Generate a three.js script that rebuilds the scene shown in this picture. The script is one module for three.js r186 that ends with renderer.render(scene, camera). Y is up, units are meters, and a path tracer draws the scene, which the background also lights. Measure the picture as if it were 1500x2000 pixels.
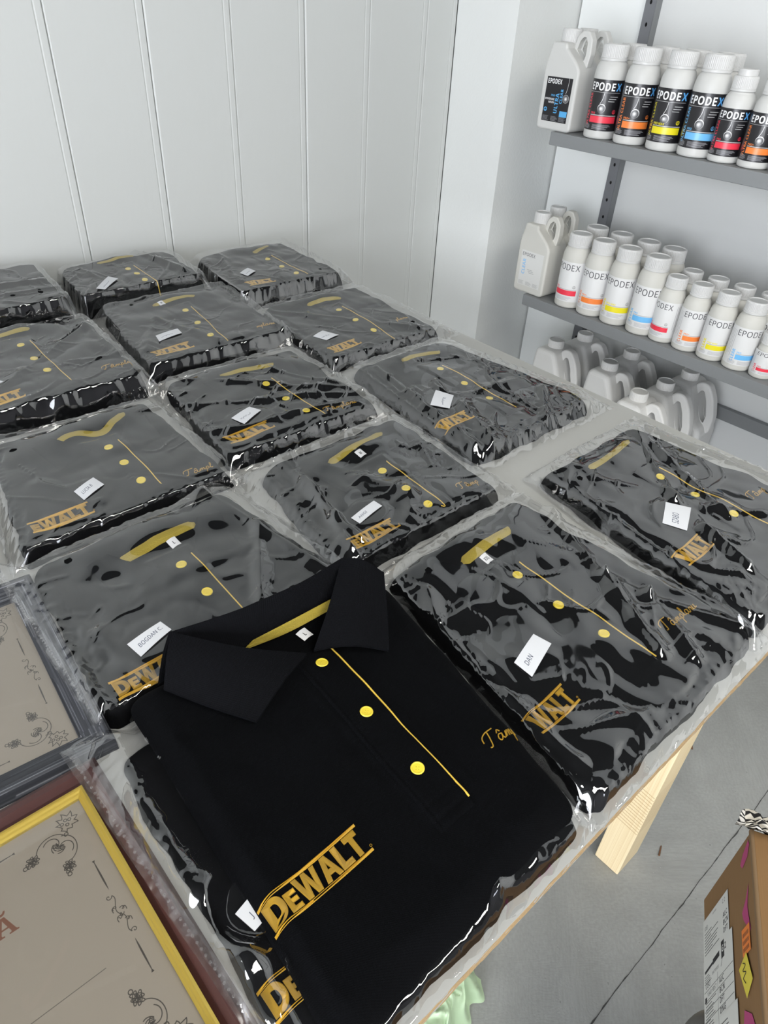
import * as THREE from 'three';
import { mergeGeometries } from 'three/addons/utils/BufferGeometryUtils.js';
import { RoundedBoxGeometry } from 'three/addons/geometries/RoundedBoxGeometry.js';
import { FontLoader } from 'three/addons/loaders/FontLoader.js';
import { RectAreaLightUniformsLib } from 'three/addons/lights/RectAreaLightUniformsLib.js';
import { createNoise2D } from 'simplex-noise';

// ---------------------------------------------------------------- camera, sky, lights, exposure
const scene = new THREE.Scene();
const camera = new THREE.PerspectiveCamera(2 * Math.atan(1000 / 1361.8) * 180 / Math.PI, 1500 / 2000, 0.02, 60);
camera.matrixAutoUpdate = true;
{
  const m = new THREE.Matrix4().makeBasis(new THREE.Vector3(0.7503, 0.0486, 0.6593), new THREE.Vector3(0.3648, 0.8012, -0.4743), new THREE.Vector3(-0.5513, 0.5964, 0.5835));
  camera.quaternion.setFromRotationMatrix(m).normalize();
  camera.position.set(0, 1.42, 0);
}
scene.background = new THREE.Color(0.80, 0.87, 1.0);
scene.backgroundIntensity = 3.0;
RectAreaLightUniformsLib.init();
const EXPOSURE = 1.07;
function areaLight(name, w, h, pos, target, color, intensity) {
  const l = new THREE.RectAreaLight(color, intensity, w, h);
  l.name = name; l.position.set(...pos); l.lookAt(...target); scene.add(l); return l;
}
// two flat LED panels under the ceiling, left of and behind the camera (the fittings are built with the room)
const PANELS = [[-0.3, 1.25], [0.8, 0.95]];
for (const [x, z] of PANELS) areaLight('ceiling_panel_light', 1.15, 0.55, [x, 2.855, z], [x, 0, z], 0xfdfbf4, 14);
// daylight through the window in the left wall, and through the glazed front of the workshop behind the camera
areaLight('window_light', 2.5, 2.2, [-2.86, 1.28, 0.75], [0, 1.28, 0.75], 0xf6f8fc, 9.5);
areaLight('front_window_light', 1.5, 1.2, [-1.6, 1.75, 2.95], [-1.6, 1.75, 0], 0xf3f7ff, 4);

// ---------------------------------------------------------------- small helpers
const TAU = Math.PI * 2;
function rng(seed) { let a = seed >>> 0; return () => { a = (a + 0x6d2b79f5) | 0; let t = Math.imul(a ^ (a >>> 15), 1 | a); t = (t + Math.imul(t ^ (t >>> 7), 61 | t)) ^ t; return ((t ^ (t >>> 14)) >>> 0) / 4294967296; }; }
const noise = createNoise2D(rng(11)), noiseB = createNoise2D(rng(77));
const clamp = (x, a, b) => Math.min(b, Math.max(a, x)), lerp = (a, b, t) => a + (b - a) * t;
const smooth = (a, b, x) => { const t = clamp((x - a) / (b - a), 0, 1); return t * t * (3 - 2 * t); };
const used = {};
function numbered(n) { used[n] = (used[n] ?? -1) + 1; return used[n] ? `${n}_${String(used[n]).padStart(3, '0')}` : n; }
function mesh(name, geo, mat, parent) {
  const m = new THREE.Mesh(geo, mat); m.name = name; m.castShadow = m.receiveShadow = true;
  (parent ?? scene).add(m); return m;
}
function thing(name, label, category, pos = [0, 0, 0], turn = 0, group) {
  const g = new THREE.Group(); g.name = numbered(name); g.position.set(...pos); g.rotation.y = turn;
  g.userData = { label, category }; if (group) g.userData.group = group;
  scene.add(g); return g;
}
function struct(name, geo, mat, parent) { const m = mesh(name, geo, mat, parent); if (!parent) m.userData.kind = 'structure'; return m; }
function box(w, h, d, x = 0, y = 0, z = 0) { const g = new THREE.BoxGeometry(w, h, d); g.translate(x, y, z); return g; }
function rbox(w, h, d, r, x = 0, y = 0, z = 0, seg = 2) { const g = new RoundedBoxGeometry(w, h, d, seg, r); g.translate(x, y, z); return g; }
function span(a, b) { return box(b[0] - a[0], b[1] - a[1], b[2] - a[2], (a[0] + b[0]) / 2, (a[1] + b[1]) / 2, (a[2] + b[2]) / 2); }
function grid(n, m, f) {          // f(i/n, j/m) -> [x, y, z]
  const p = new Float32Array((n + 1) * (m + 1) * 3), uv = new Float32Array((n + 1) * (m + 1) * 2), ix = [];
  for (let j = 0, k = 0; j <= m; j++) for (let i = 0; i <= n; i++, k++) {
    const q = f(i / n, j / m); p.set(q.slice(0, 3), k * 3); uv[k * 2] = q.length > 3 ? q[3] : i / n; uv[k * 2 + 1] = q.length > 3 ? q[4] : 1 - j / m;
  }
  for (let j = 0; j < m; j++) for (let i = 0; i < n; i++) { const a = j * (n + 1) + i, b = a + 1, c = a + n + 1, d = c + 1; ix.push(a, c, b, b, c, d); }
  const g = new THREE.BufferGeometry();
  g.setAttribute('position', new THREE.BufferAttribute(p, 3)); g.setAttribute('uv', new THREE.BufferAttribute(uv, 2));
  g.setIndex(ix); g.computeVertexNormals(); return g;
}
function canvasTex(w, h, draw, srgb = true) {
  const c = document.createElement('canvas'); c.width = w; c.height = h; const x = c.getContext('2d'); draw(x, w, h);
  const t = new THREE.CanvasTexture(c); t.colorSpace = srgb ? THREE.SRGBColorSpace : THREE.NoColorSpace; t.anisotropy = 4; return t;
}
function noiseTex(size, f, srgb = false) {     // f(u, v) -> 0..1 or [r, g, b]
  const d = new Uint8Array(size * size * 4);
  for (let j = 0; j < size; j++) for (let i = 0; i < size; i++) {
    const r = f(i / size, j / size), k = (j * size + i) * 4, q = Array.isArray(r) ? r : [r, r, r];
    for (let c = 0; c < 3; c++) d[k + c] = clamp(q[c], 0, 1) * 255; d[k + 3] = 255;
  }
  const t = new THREE.DataTexture(d, size, size); t.magFilter = THREE.LinearFilter; t.minFilter = THREE.LinearMipmapLinearFilter; t.generateMipmaps = true;
  t.wrapS = t.wrapT = THREE.RepeatWrapping; if (srgb) t.colorSpace = THREE.SRGBColorSpace; t.needsUpdate = true; return t;
}
// tiling noise on a torus-like fold
function tileNoise(u, v, f, n = noise) { const a = u * TAU, b = v * TAU, r = f / TAU; return 0.5 * (n(Math.cos(a) * r + Math.cos(b) * r * 1.3, Math.sin(a) * r + Math.sin(b) * r * 1.3 + 9) + n(Math.cos(a) * r * 1.1 + 31 + Math.sin(b) * r, Math.sin(a) * r + Math.cos(b) * r * 1.2)); }
function repeat(t, x, y) { const c = t.clone(); c.repeat.set(x, y); c.needsUpdate = true; return c; }
const std = (o) => new THREE.MeshStandardMaterial(o), phys = (o) => new THREE.MeshPhysicalMaterial(o);
const lin = (r, g, b) => new THREE.Color().setRGB(r, g, b);
function boxUV(g) {              // uv in metres from the dominant axis
  g = g.index ? g.toNonIndexed() : g; g.computeVertexNormals();
  const p = g.attributes.position, n = g.attributes.normal, uv = new Float32Array(p.count * 2);
  for (let i = 0; i < p.count; i++) {
    const ax = Math.abs(n.getX(i)), ay = Math.abs(n.getY(i)), az = Math.abs(n.getZ(i));
    const [u, v] = ay > ax && ay > az ? [p.getX(i), p.getZ(i)] : ax > az ? [p.getZ(i), p.getY(i)] : [p.getX(i), p.getY(i)];
    uv[i * 2] = u; uv[i * 2 + 1] = v;
  }
  g.setAttribute('uv', new THREE.BufferAttribute(uv, 2)); return g;
}

// ---------------------------------------------------------------- materials
const plasterBump = noiseTex(256, (u, v) => 0.5 + 0.3 * tileNoise(u, v, 22) + 0.2 * tileNoise(u, v, 60, noiseB));
const M = {};
M.plank = std({ color: lin(0.60, 0.615, 0.60), roughness: 0.55, bumpMap: repeat(plasterBump, 2, 0.4), bumpScale: 0.00025 });
M.wall = std({ color: lin(0.72, 0.73, 0.72), roughness: 0.8, bumpMap: repeat(plasterBump, 1.5, 1.5), bumpScale: 0.0008 });
M.pillar = std({ color: lin(0.74, 0.755, 0.74), roughness: 0.75, bumpMap: repeat(plasterBump, 3, 2), bumpScale: 0.0007 });
M.ceiling = std({ color: lin(0.035, 0.036, 0.038), roughness: 0.9 });
M.floor = std({
  color: lin(1, 1, 1), roughness: 0.55, bumpMap: repeat(plasterBump, 7, 7), bumpScale: 0.0003,
  map: repeat(noiseTex(512, (u, v) => { const a = 0.5 + 0.5 * tileNoise(u, v, 7), b = 0.5 + 0.5 * tileNoise(u, v, 70, noiseB), k = 0.585 + 0.05 * (a - 0.5) + 0.05 * (b - 0.5) - (b > 0.93 ? 0.2 : 0) + (b < 0.05 ? 0.12 : 0); return [k * 0.99, k, k * 0.985]; }, true), 1.4, 1.4),
});
M.crack = std({ color: lin(0.05, 0.05, 0.048), roughness: 0.95 });
M.laminate = std({ color: lin(0.41, 0.412, 0.395), roughness: 0.38 });
M.chipboard = std({ roughness: 0.9, map: repeat(noiseTex(256, (u, v) => { const a = tileNoise(u, v, 90), b = tileNoise(u, v, 40, noiseB); const k = 0.66 + 0.2 * a + 0.1 * b; return a < -0.45 ? [0.3, 0.22, 0.14] : [k * 1.02, k * 0.86, k * 0.62]; }, true), 6, 6) });
M.steel = std({ color: lin(0.24, 0.25, 0.255), roughness: 0.5, metalness: 0.15 });
M.steelDark = std({ color: lin(0.19, 0.195, 0.21), roughness: 0.45, metalness: 0.3 });
M.hole = std({ color: lin(0.012, 0.012, 0.012), roughness: 1 });
M.hdpe = phys({ color: lin(0.60, 0.60, 0.58), roughness: 0.42, specularIntensity: 0.7 });
M.hdpeOld = phys({ color: lin(0.58, 0.572, 0.53), roughness: 0.5, specularIntensity: 0.6 });
M.cap = phys({ color: lin(0.61, 0.61, 0.60), roughness: 0.36 });
M.capTop = phys({ color: lin(0.52, 0.53, 0.53), roughness: 0.4 });
M.can = phys({ color: lin(0.76, 0.755, 0.735), roughness: 0.5, specularIntensity: 0.5 });
const knit = noiseTex(64, (u, v) => { const a = Math.sin(u * TAU * 8), b = Math.sin(v * TAU * 8 + (Math.floor(u * 8) % 2) * Math.PI); return 0.5 + 0.28 * a * b + 0.2 * tileNoise(u, v, 12); });
const rib = noiseTex(64, (u, v) => 0.5 + 0.3 * Math.sin(u * TAU * 8) + 0.2 * Math.sin(v * TAU * 8));
M.cloth = phys({ color: lin(0.0022, 0.0024, 0.0030), roughness: 0.95, specularIntensity: 0.11, sheen: 0.035, sheenRoughness: 0.6, sheenColor: lin(0.2, 0.22, 0.3), bumpMap: repeat(knit, 70, 70), bumpScale: 0.0005 });
M.collar = phys({ color: lin(0.0042, 0.0044, 0.0055), roughness: 0.95, specularIntensity: 0.12, sheen: 0.04, sheenRoughness: 0.6, sheenColor: lin(0.2, 0.22, 0.3), bumpMap: repeat(rib, 70, 70), bumpScale: 0.0004 });
M.clothBag = phys({ color: lin(0.0036, 0.0037, 0.0042), roughness: 0.95, specularIntensity: 0.12 });
const thread = noiseTex(64, (u, v) => 0.5 + 0.35 * Math.sin((u + v) * TAU * 10) + 0.2 * tileNoise(u, v, 20));
M.thread = phys({ color: lin(0.66, 0.36, 0.012), roughness: 0.5, sheen: 0.3, sheenColor: lin(1, 0.8, 0.2), bumpMap: repeat(thread, 200, 200), bumpScale: 0.0004 });
M.piping = phys({ color: lin(0.72, 0.48, 0.06), roughness: 0.6 });
const herring = noiseTex(128, (u, v) => { const k = Math.abs(((v * 2) % 1) - 0.5) * 2; return 0.5 + 0.5 * Math.sin((u * 14 + k * 3) * TAU); });
M.tape = phys({ color: lin(0.62, 0.47, 0.06), roughness: 0.65, bumpMap: repeat(herring, 1, 1), bumpScale: 0.0012 });
M.button = phys({ color: lin(0.80, 0.62, 0.05), roughness: 0.3, clearcoat: 0.4, clearcoatRoughness: 0.25 });
M.film = phys({ color: lin(0.985, 0.985, 0.985), transmission: 1, thickness: 0, ior: 2.2, roughness: 0.045 });
M.seal = phys({ color: lin(0.95, 0.95, 0.95), transmission: 1, thickness: 0, ior: 1.7, roughness: 0.34 });
M.paperWhite = std({ color: lin(0.62, 0.62, 0.64), roughness: 0.8 });
const font = await new FontLoader().loadAsync('fonts/droid/droid_sans_bold.typeface.json');

// ---------------------------------------------------------------- the room
const X1 = 2.30, XL = -2.9, ZB = -1.9, ZF = 3.0, H = 2.9, TABLE = 0.77;
struct('floor', boxUV(span([XL - 0.2, -0.1, ZB - 0.2], [X1 + 0.2, 0, ZF + 0.2])), M.floor);
{
  const r = rng(5), pts = []; let z = -0.048;
  const n = 150;
  const g = grid(n, 1, (s, t) => { const x = lerp(0.2, 1.9, s), c = -0.048 + 0.0012 * noise(x * 9, 3) + 0.0008 * noise(x * 70, 8), w = 0.0005 + 0.0010 * Math.max(0, noise(x * 31, 5)) + 0.0005 * Math.max(0, noiseB(x * 90, 2)); return [x, 0.0008, c + (t ? w : -w)]; });
  struct('floor_joint', g, M.crack, scene.getObjectByName('floor'));
}
struct('ceiling', span([XL - 0.2, H, ZB - 0.2], [X1 + 0.2, H + 0.12, ZF + 0.2]), M.ceiling);
for (const [x, z] of PANELS) {
  const t = thing('ceiling_lamp', `flat white LED panel on the ceiling ${x < 0 ? 'in the middle of the room' : 'nearer the shelf wall'}`, 'lamp', [x, H - 0.04, z]);
  mesh('lamp_housing', rbox(1.2, 0.04, 0.6, 0.004, 0, 0.02, 0), std({ color: lin(0.8, 0.8, 0.8), roughness: 0.5 }), t);
  const d = new THREE.PlaneGeometry(1.15, 0.55); d.rotateX(Math.PI / 2); d.translate(0, -0.001, 0);
  mesh('lamp_diffuser', d, std({ color: 0xffffff, emissive: 0xfffcf5, emissiveIntensity: 4 }), t);
}
// back wall: a backing slab that carries the boards, each board a piece
const wallBack = struct('wall_back', span([XL - 0.2, 0, ZB - 0.2], [X1 + 0.2, H, ZB - 0.014]), M.wall);
{
  const seams = []; for (let k = -14; k <= 5; k++) seams.push(0.681 + 0.2347 * k); seams.push(1.985);
  const proud = [0.5, -1, 1.2, 0.2, -0.4];
  for (let k = 0; k + 1 < seams.length; k++) {
    const a = seams[k], b = seams[k + 1], w = b - a - 0.0012, dz = proud[(k + 30) % 5] * 0.0014;
    const s = new THREE.Shape(), bv = 0.003, d = 0.012 + dz;
    [[-w / 2, 0], [-w / 2, d - bv], [-w / 2 + bv, d], [w / 2 - 0.022, d], [w / 2 - 0.019, d - 0.0012], [w / 2 - 0.016, d], [w / 2 - bv, d], [w / 2, d - bv], [w / 2, 0]].forEach(([x, y], i) => (i ? s.lineTo(x, -y) : s.moveTo(x, -y)));
    const g = new THREE.ExtrudeGeometry(s, { depth: H, bevelEnabled: false, steps: 1 });
    g.rotateX(-Math.PI / 2);
    mesh(k ? `wall_board_${String(k).padStart(3, '0')}` : 'wall_board', boxUV(g), M.plank, wallBack).position.set((a + b) / 2, 0, ZB - 0.012);
  }
}
struct('wall_right', boxUV(span([X1, 0, ZB], [X1 + 0.2, H, ZF + 0.2])), M.wall);
{   // corner pillar with a slightly chipped front edge
  const n = 120, pts = [];
  const g = new THREE.BoxGeometry(X1 - 1.985, H, 0.25, 1, n, 6); const p = g.attributes.position;
  for (let i = 0; i < p.count; i++) {
    let x = p.getX(i), y = p.getY(i), z = p.getZ(i);
    if (x < 0 && z > 0.1) { const c = 0.0022 + 0.002 * noise(y * 9, 4) + 0.004 * Math.max(0, noise(y * 25, 1) - 0.45); p.setXYZ(i, x + c, y, z - c); }
  }
  g.translate((1.985 + X1) / 2, H / 2, -1.905 + 0.125 + 0.005); 
  const m = struct('trim_1', boxUV(g), M.pillar); m.userData.label = 'white plastered corner pillar beside the shelves';
}
{   // wall behind the camera and the wall with the window, both with openings
  const holeWall = (w, h, x0, x1, y0, y1) => { const s = new THREE.Shape(); s.moveTo(0, 0); s.lineTo(w, 0); s.lineTo(w, h); s.lineTo(0, h); const k = new THREE.Path(); k.moveTo(x0, y0); k.lineTo(x0, y1); k.lineTo(x1, y1); k.lineTo(x1, y0); s.holes.push(k); return new THREE.ExtrudeGeometry(s, { depth: 0.2, bevelEnabled: false }); };
  const L = ZF - ZB, g = holeWall(L, H, 1.4, 3.9, 0.15, 2.4); g.rotateY(-Math.PI / 2); g.translate(XL, 0, ZB);
  struct('wall_left', boxUV(g), M.wall);
  const W = X1 - XL, f = holeWall(W, H, 0.55, 2.05, 1.15, 2.35); f.translate(XL, 0, ZF);
  struct('wall_front', boxUV(f), std({ color: lin(0.10, 0.10, 0.11), roughness: 0.8 }));
  const pane = phys({ color: 0xffffff, transmission: 1, thickness: 0, roughness: 0.02 }), fr = std({ color: lin(0.7, 0.7, 0.7), roughness: 0.4 });
  const win = (n, x0, x1, y0, y1, place) => {
    const gs = [box(x1 - x0, 0.06, 0.07, (x0 + x1) / 2, y0 + 0.03), box(x1 - x0, 0.06, 0.07, (x0 + x1) / 2, y1 - 0.03), box(0.06, y1 - y0, 0.07, x0 + 0.03, (y0 + y1) / 2), box(0.06, y1 - y0, 0.07, x1 - 0.03, (y0 + y1) / 2)];
    const a = mergeGeometries(gs), b = box(x1 - x0 - 0.1, y1 - y0 - 0.1, 0.006, (x0 + x1) / 2, (y0 + y1) / 2); place(a); place(b);
    const o = struct(n, a, fr); mesh('window_pane', b, pane, o);
  };
  win('window_1', 1.4, 3.9, 0.15, 2.4, (g) => { g.rotateY(-Math.PI / 2); g.translate(XL - 0.1, 0, ZB); });
  win('window_2', 0.55, 2.05, 1.15, 2.35, (g) => g.translate(XL, 0, ZF + 0.1));
}
// ---------------------------------------------------------------- the table
{
  const t = thing('work_table', 'pale laminated chipboard work table covered with bagged shirts', 'table', [0.2, 0, -1]);
  const top = boxUV(span([-1.15, TABLE - 0.018, ZB + 0.004], [1.227, TABLE, -0.112])); top.translate(-0.2, 0, 1);
  mesh('tabletop', top, M.laminate, t);
  const edge = grid(240, 6, (s, q) => { const x = lerp(-1.15, 1.227, s), y = lerp(TABLE - 0.0004, TABLE - 0.0182, q); return [x - 0.2, y, -0.1118 + 1 + 0.0006 * noise(x * 160, q * 4) - (q === 0 || q === 1 ? 0.0008 * Math.abs(noise(x * 60, q)) : 0), x * 1.4, y * 8]; });
  mesh('chipboard_edge', edge, M.chipboard, t).userData.label = 'raw chipboard edge of the tabletop';
  const side = grid(120, 3, (s, q) => { const z = lerp(-0.112, -1.89, s), y = lerp(TABLE - 0.0004, TABLE - 0.018, q); return [1.2272 - 0.2, y, z + 1, z * 1.4, y * 8]; });
  mesh('edge_band', side, M.laminate, t);
  const pine = canvasTex(256, 1024, (c, w, h) => {
    c.fillStyle = '#ecd9b2'; c.fillRect(0, 0, w, h);
    const r = rng(3);
    for (let i = 0; i < 70; i++) { const x = r() * w; c.strokeStyle = `rgba(196,160,104,${0.08 + 0.16 * r()})`; c.lineWidth = 0.8 + 2.4 * r(); c.beginPath(); c.moveTo(x, 0); c.bezierCurveTo(x + 16 * (r() - 0.5), h / 3, x + 26 * (r() - 0.5), h * 2 / 3, x + 10 * (r() - 0.5), h); c.stroke(); }
    c.fillStyle = 'rgba(176,128,70,.75)'; c.beginPath(); c.ellipse(70, 150, 9, 13, 0.4, 0, TAU); c.fill();
    for (let k = 1; k < 6; k++) { c.strokeStyle = `rgba(186,142,84,${0.34 - 0.045 * k})`; c.lineWidth = 2; c.beginPath(); c.ellipse(70, 150, 9 + 7 * k, 13 + 16 * k, 0.2, 0, TAU); c.stroke(); }
    c.strokeStyle = 'rgba(150,112,66,.6)'; c.lineWidth = 2.2;
    for (let k = 0; k < 15; k++) { const y = 640 + k * 12; c.beginPath(); c.moveTo(0, y); c.lineTo(w, y + 5); c.stroke(); }
  });
  const pineM = std({ roughness: 0.62, map: pine });
  for (const [x, z] of [[0.909, -0.1925], [-0.85, -0.1925], [0.909, -1.72], [-0.85, -1.72]]) {
    const g = rbox(0.076, TABLE - 0.018, 0.055, 0.0025, 0, (TABLE - 0.018) / 2, 0);
    mesh('leg', g, pineM, t).position.set(x - 0.2, 0, z + 1);
  }
}

// ---------------------------------------------------------------- shirts and their bags
class Quad {                      // tl, tr, br, bl in metres on the table
  constructor(c) { this.c = c; this.w = (Math.hypot(c[1][0] - c[0][0], c[1][1] - c[0][1]) + Math.hypot(c[2][0] - c[3][0], c[2][1] - c[3][1])) / 2; }
  at(s, t) { const [a, b, c, d] = this.c, u = (s + 1) / 2, v = (t + 1) / 2, f = (k) => (1 - v) * ((1 - u) * a[k] + u * b[k]) + v * ((1 - u) * d[k] + u * c[k]); return [f(0), f(1)]; }
  inv(x, z) {
    let s = 0, t = 0;
    for (let k = 0; k < 5; k++) {
      const p = this.at(s, t), e = 1e-3, ps = this.at(s + e, t), pt = this.at(s, t + e), a = (ps[0] - p[0]) / e, b = (pt[0] - p[0]) / e, c = (ps[1] - p[1]) / e, d = (pt[1] - p[1]) / e, D = a * d - b * c, dx = x - p[0], dz = z - p[1];
      s += (d * dx - b * dz) / D; t += (-c * dx + a * dz) / D;
      if (Math.abs(s) > 6 || Math.abs(t) > 6) break;
    }
    return [s, t];
  }
}
const sup = (s, t, p) => Math.pow(Math.pow(Math.abs(s), p) + Math.pow(Math.abs(t), p), 1 / p);
const segDist = (x, z, a, b) => { const dx = b[0] - a[0], dz = b[1] - a[1], k = clamp(((x - a[0]) * dx + (z - a[1]) * dz) / (dx * dx + dz * dz), 0, 1); return [Math.hypot(x - a[0] - k * dx, z - a[1] - k * dz), k]; };
const wob = (s, t, k) => { if (k === 15) return 0.985 + 0.008 * noise(s * 1.3 + 4, t * 1.3) ; const m = Math.max(Math.abs(s), Math.abs(t), 1e-6); return 0.985 + 0.022 * noise(s / m * 2.1 + k * 3, t / m * 2.1) + 0.008 * noiseB(s / m * 6, t / m * 6 + k); };      // cloth edges are never quite straight
function bodyField(o) {           // height of the folded cloth over the table
  const q = new Quad(o.body), R = o.round ?? 0.017, n0 = o.seed * 7.3;
  const f = (x, z) => {
    const [s, t] = q.inv(x, z), rho = sup(s, t, 26) / wob(s, t, o.seed); if (rho >= 1) return 0;
    const e = (1 - rho) * 0.135, k = clamp(e / (R * (0.85 + 0.5 * noiseB(x * 7 + n0, z * 7) ** 2)), 0, 1), T = o.T;
    const u = x - o.b1[0], v = z - o.b1[1];
    let h = T * Math.pow(1 - Math.pow(1 - k, 2), 0.72);
    h += k * ((o.lump ?? 0.0034) * noise(x * 8 + n0, z * 8) + 0.0007 * noiseB(x * 26 + n0, z * 18));
    h += 0.010 * (o.neck ?? 1) * Math.exp(-((u * u) / 0.0075) - ((v + 0.075) * (v + 0.075)) / 0.0014) * smooth(0, 0.02, e);     // the folded collar under the neck
    h -= 0.0035 * (o.neck ?? 1) * Math.exp(-((u * u) / 0.0016) - ((v + 0.045) * (v + 0.045)) / 0.0005);
    h += 0.0014 * smooth(0.033, 0.029, Math.abs(u + 0.004)) * smooth(-0.035, -0.03, v) * smooth(0.212, 0.207, v);  // placket
    for (const r of o.cloth ?? []) { const [d] = segDist(x, z, r[0], r[1]); h += r[2] * Math.exp(-(d * d) / (r[3] * r[3])) * k; }
    return h;
  };
  f.q = q; f.seed = o.seed; return f;
}
function bodyGeo(f, n, m, y0) {
  return grid(n, m, (a, b) => {
    let s = Math.sin((a - 0.5) * Math.PI), t = Math.sin((b - 0.5) * Math.PI); s = lerp(s, 2 * a - 1, 0.6); t = lerp(t, 2 * b - 1, 0.6);
    const mx = Math.max(Math.abs(s), Math.abs(t)), k = mx > 0 ? mx / sup(s, t, 26) : 1; s *= k; t *= k; const wb = wob(s, t, f.seed); s *= wb; t *= wb;
    const [x, z] = f.q.at(s * 0.9999, t * 0.9999), edge = mx > 0.99999; return [x, y0 + (edge ? 0.0003 : f(x, z)), z, x, z];
  });
}
const shift = (g, p) => (g.translate(-p[0], -p[1], -p[2]), g);
const SCRIPT = {
  T: [[[-0.1, 0.5], [-0.02, 0.8], [0.3, 0.98], [0.95, 1]], [[0.5, 0.98], [0.42, 0.5], [0.25, 0.02], [0.1, 0.06]]],
  a: [[[0.36, 0.4], [0.15, 0.42], [0.02, 0.2], [0.12, 0.02], [0.3, 0.15], [0.4, 0.42], [0.36, 0.12], [0.46, 0.02], [0.58, 0.14]]],
  hat: [[[0.1, 0.56], [0.25, 0.74], [0.38, 0.56]]],
  m: [[[0, 0.14], [0.12, 0.42], [0.06, 0.02], [0.16, 0.3], [0.28, 0.42], [0.26, 0.02], [0.36, 0.3], [0.48, 0.42], [0.47, 0.06], [0.6, 0.12]]],
  p: [[[0, 0.12], [0.14, 0.44], [0, -0.42]], [[0.1, 0.28], [0.28, 0.45], [0.34, 0.2], [0.22, 0.02], [0.08, 0.1]]],
  l: [[[0, 0.1], [0.26, 0.7], [0.22, 0.98], [0.12, 0.62], [0.16, 0.06], [0.32, 0.12]]],
  r: [[[0, 0.12], [0.1, 0.42], [0.16, 0.36], [0.28, 0.4], [0.24, 0.06], [0.38, 0.12]]],
  u: [[[0, 0.12], [0.1, 0.42], [0.08, 0.06], [0.24, 0.06], [0.34, 0.42], [0.32, 0.06], [0.46, 0.12]]],
};
function scriptGeo(word, H, x0, z0, size, dir, rad = 0.0007) {
  const gs = []; let c = 0; const W = { T: 0.92, a: 0.58, m: 0.62, p: 0.42, l: 0.34, r: 0.38, u: 0.48 };
  const put = (strokes) => strokes.forEach((st) => {
    const pts = st.map(([a, b]) => { const U = (c + a) * size, V = -b * size, x = x0 + U * dir[0] - V * -dir[1] * 0, z = z0 + U * dir[1] + V; return new THREE.Vector3(x + b * size * 0.22, 0, z); });
    const cv = new THREE.CatmullRomCurve3(pts), dense = cv.getPoints(st.length * 4).map((p) => new THREE.Vector3(p.x, H(p.x, p.z) + 0.0006, p.z));
    gs.push(new THREE.TubeGeometry(new THREE.CatmullRomCurve3(dense), dense.length, rad, 5));
  });
  for (const ch of word) { if (ch === 'A') { put(SCRIPT.hat); put(SCRIPT.a); c += W.a; } else { put(SCRIPT[ch]); c += W[ch]; } }
  return mergeGeometries(gs);
}
function logoGeos(text, H, o) {      // embroidered word between two wavy bars; o: left end x, z of the top bar, length, height
  const fullW = 6.05, out = [], gs = [];
  const place = (g, dy) => { const p = g.attributes.position; for (let i = 0; i < p.count; i++) { const a = p.getX(i), b = p.getY(i), t = a / o.len, x = o.x + a + (o.skew ?? 0) * b, z = o.z + o.h - b + (o.tilt ?? 0) * a + 0.0026 * Math.sin(t * Math.PI) ; p.setXYZ(i, x, H(x, z) + dy + p.getZ(i), z); } p.needsUpdate = true; g.computeVertexNormals(); return g; };
  const bar = (b, w) => { const s = new THREE.Shape(); const n = 26; for (let i = 0; i <= n; i++) s[i ? 'lineTo' : 'moveTo'](o.len * i / n, b - w / 2); for (let i = n; i >= 0; i--) s.lineTo(o.len * i / n, b + w / 2); return new THREE.ExtrudeGeometry(s, { depth: 0.0007, bevelEnabled: true, bevelSize: 0.0003, bevelThickness: 0.0003, bevelSegments: 1, curveSegments: 2 }); };
  gs.push(place(bar(o.h - 0.0004, 0.0019), 0.0004), place(bar(0.0004, 0.0019), 0.0004));
  const inner = o.h - 0.0050, sizes = { D: 1, E: text.startsWith('D') || text.startsWith('E') ? 0.78 : 1, W: 1, A: 1, L: 1, T: 1 };
  const ws = { D: 1.0, E: 0.66, W: 1.35, A: 1.02, L: 0.78, T: 0.86 }; let sum = 0; for (const ch of text) sum += ws[ch];
  let x = 0.0016; const room = o.len - 0.005;
  for (const ch of text) {
    const g0 = new THREE.ExtrudeGeometry(font.generateShapes(ch, 1), { depth: 0.0012, bevelEnabled: true, bevelThickness: 0.0003, bevelSize: 0.034, bevelSegments: 1, curveSegments: 5 });
    g0.computeBoundingBox(); const b = g0.boundingBox, w = room * ws[ch] / sum, hh = inner * sizes[ch];
    g0.translate(-b.min.x, -b.min.y, 0); g0.scale((w - 0.0006) / (b.max.x - b.min.x), hh / (b.max.y - b.min.y), 1); g0.translate(x, 0.0025, 0); x += w;
    const g = place(g0, 0.0003); g.deleteAttribute('normal'); g.computeVertexNormals(); gs.push(g);
  }
  const dot = new THREE.TorusGeometry(0.0011, 0.0003, 5, 12); dot.translate(o.len + 0.0006, 0.004, 0); gs.push(place(dot.toNonIndexed(), 0.0006));
  return mergeGeometries(gs.map((g) => { const k = g.index ? g.toNonIndexed() : g; return k; }));
}
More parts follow.
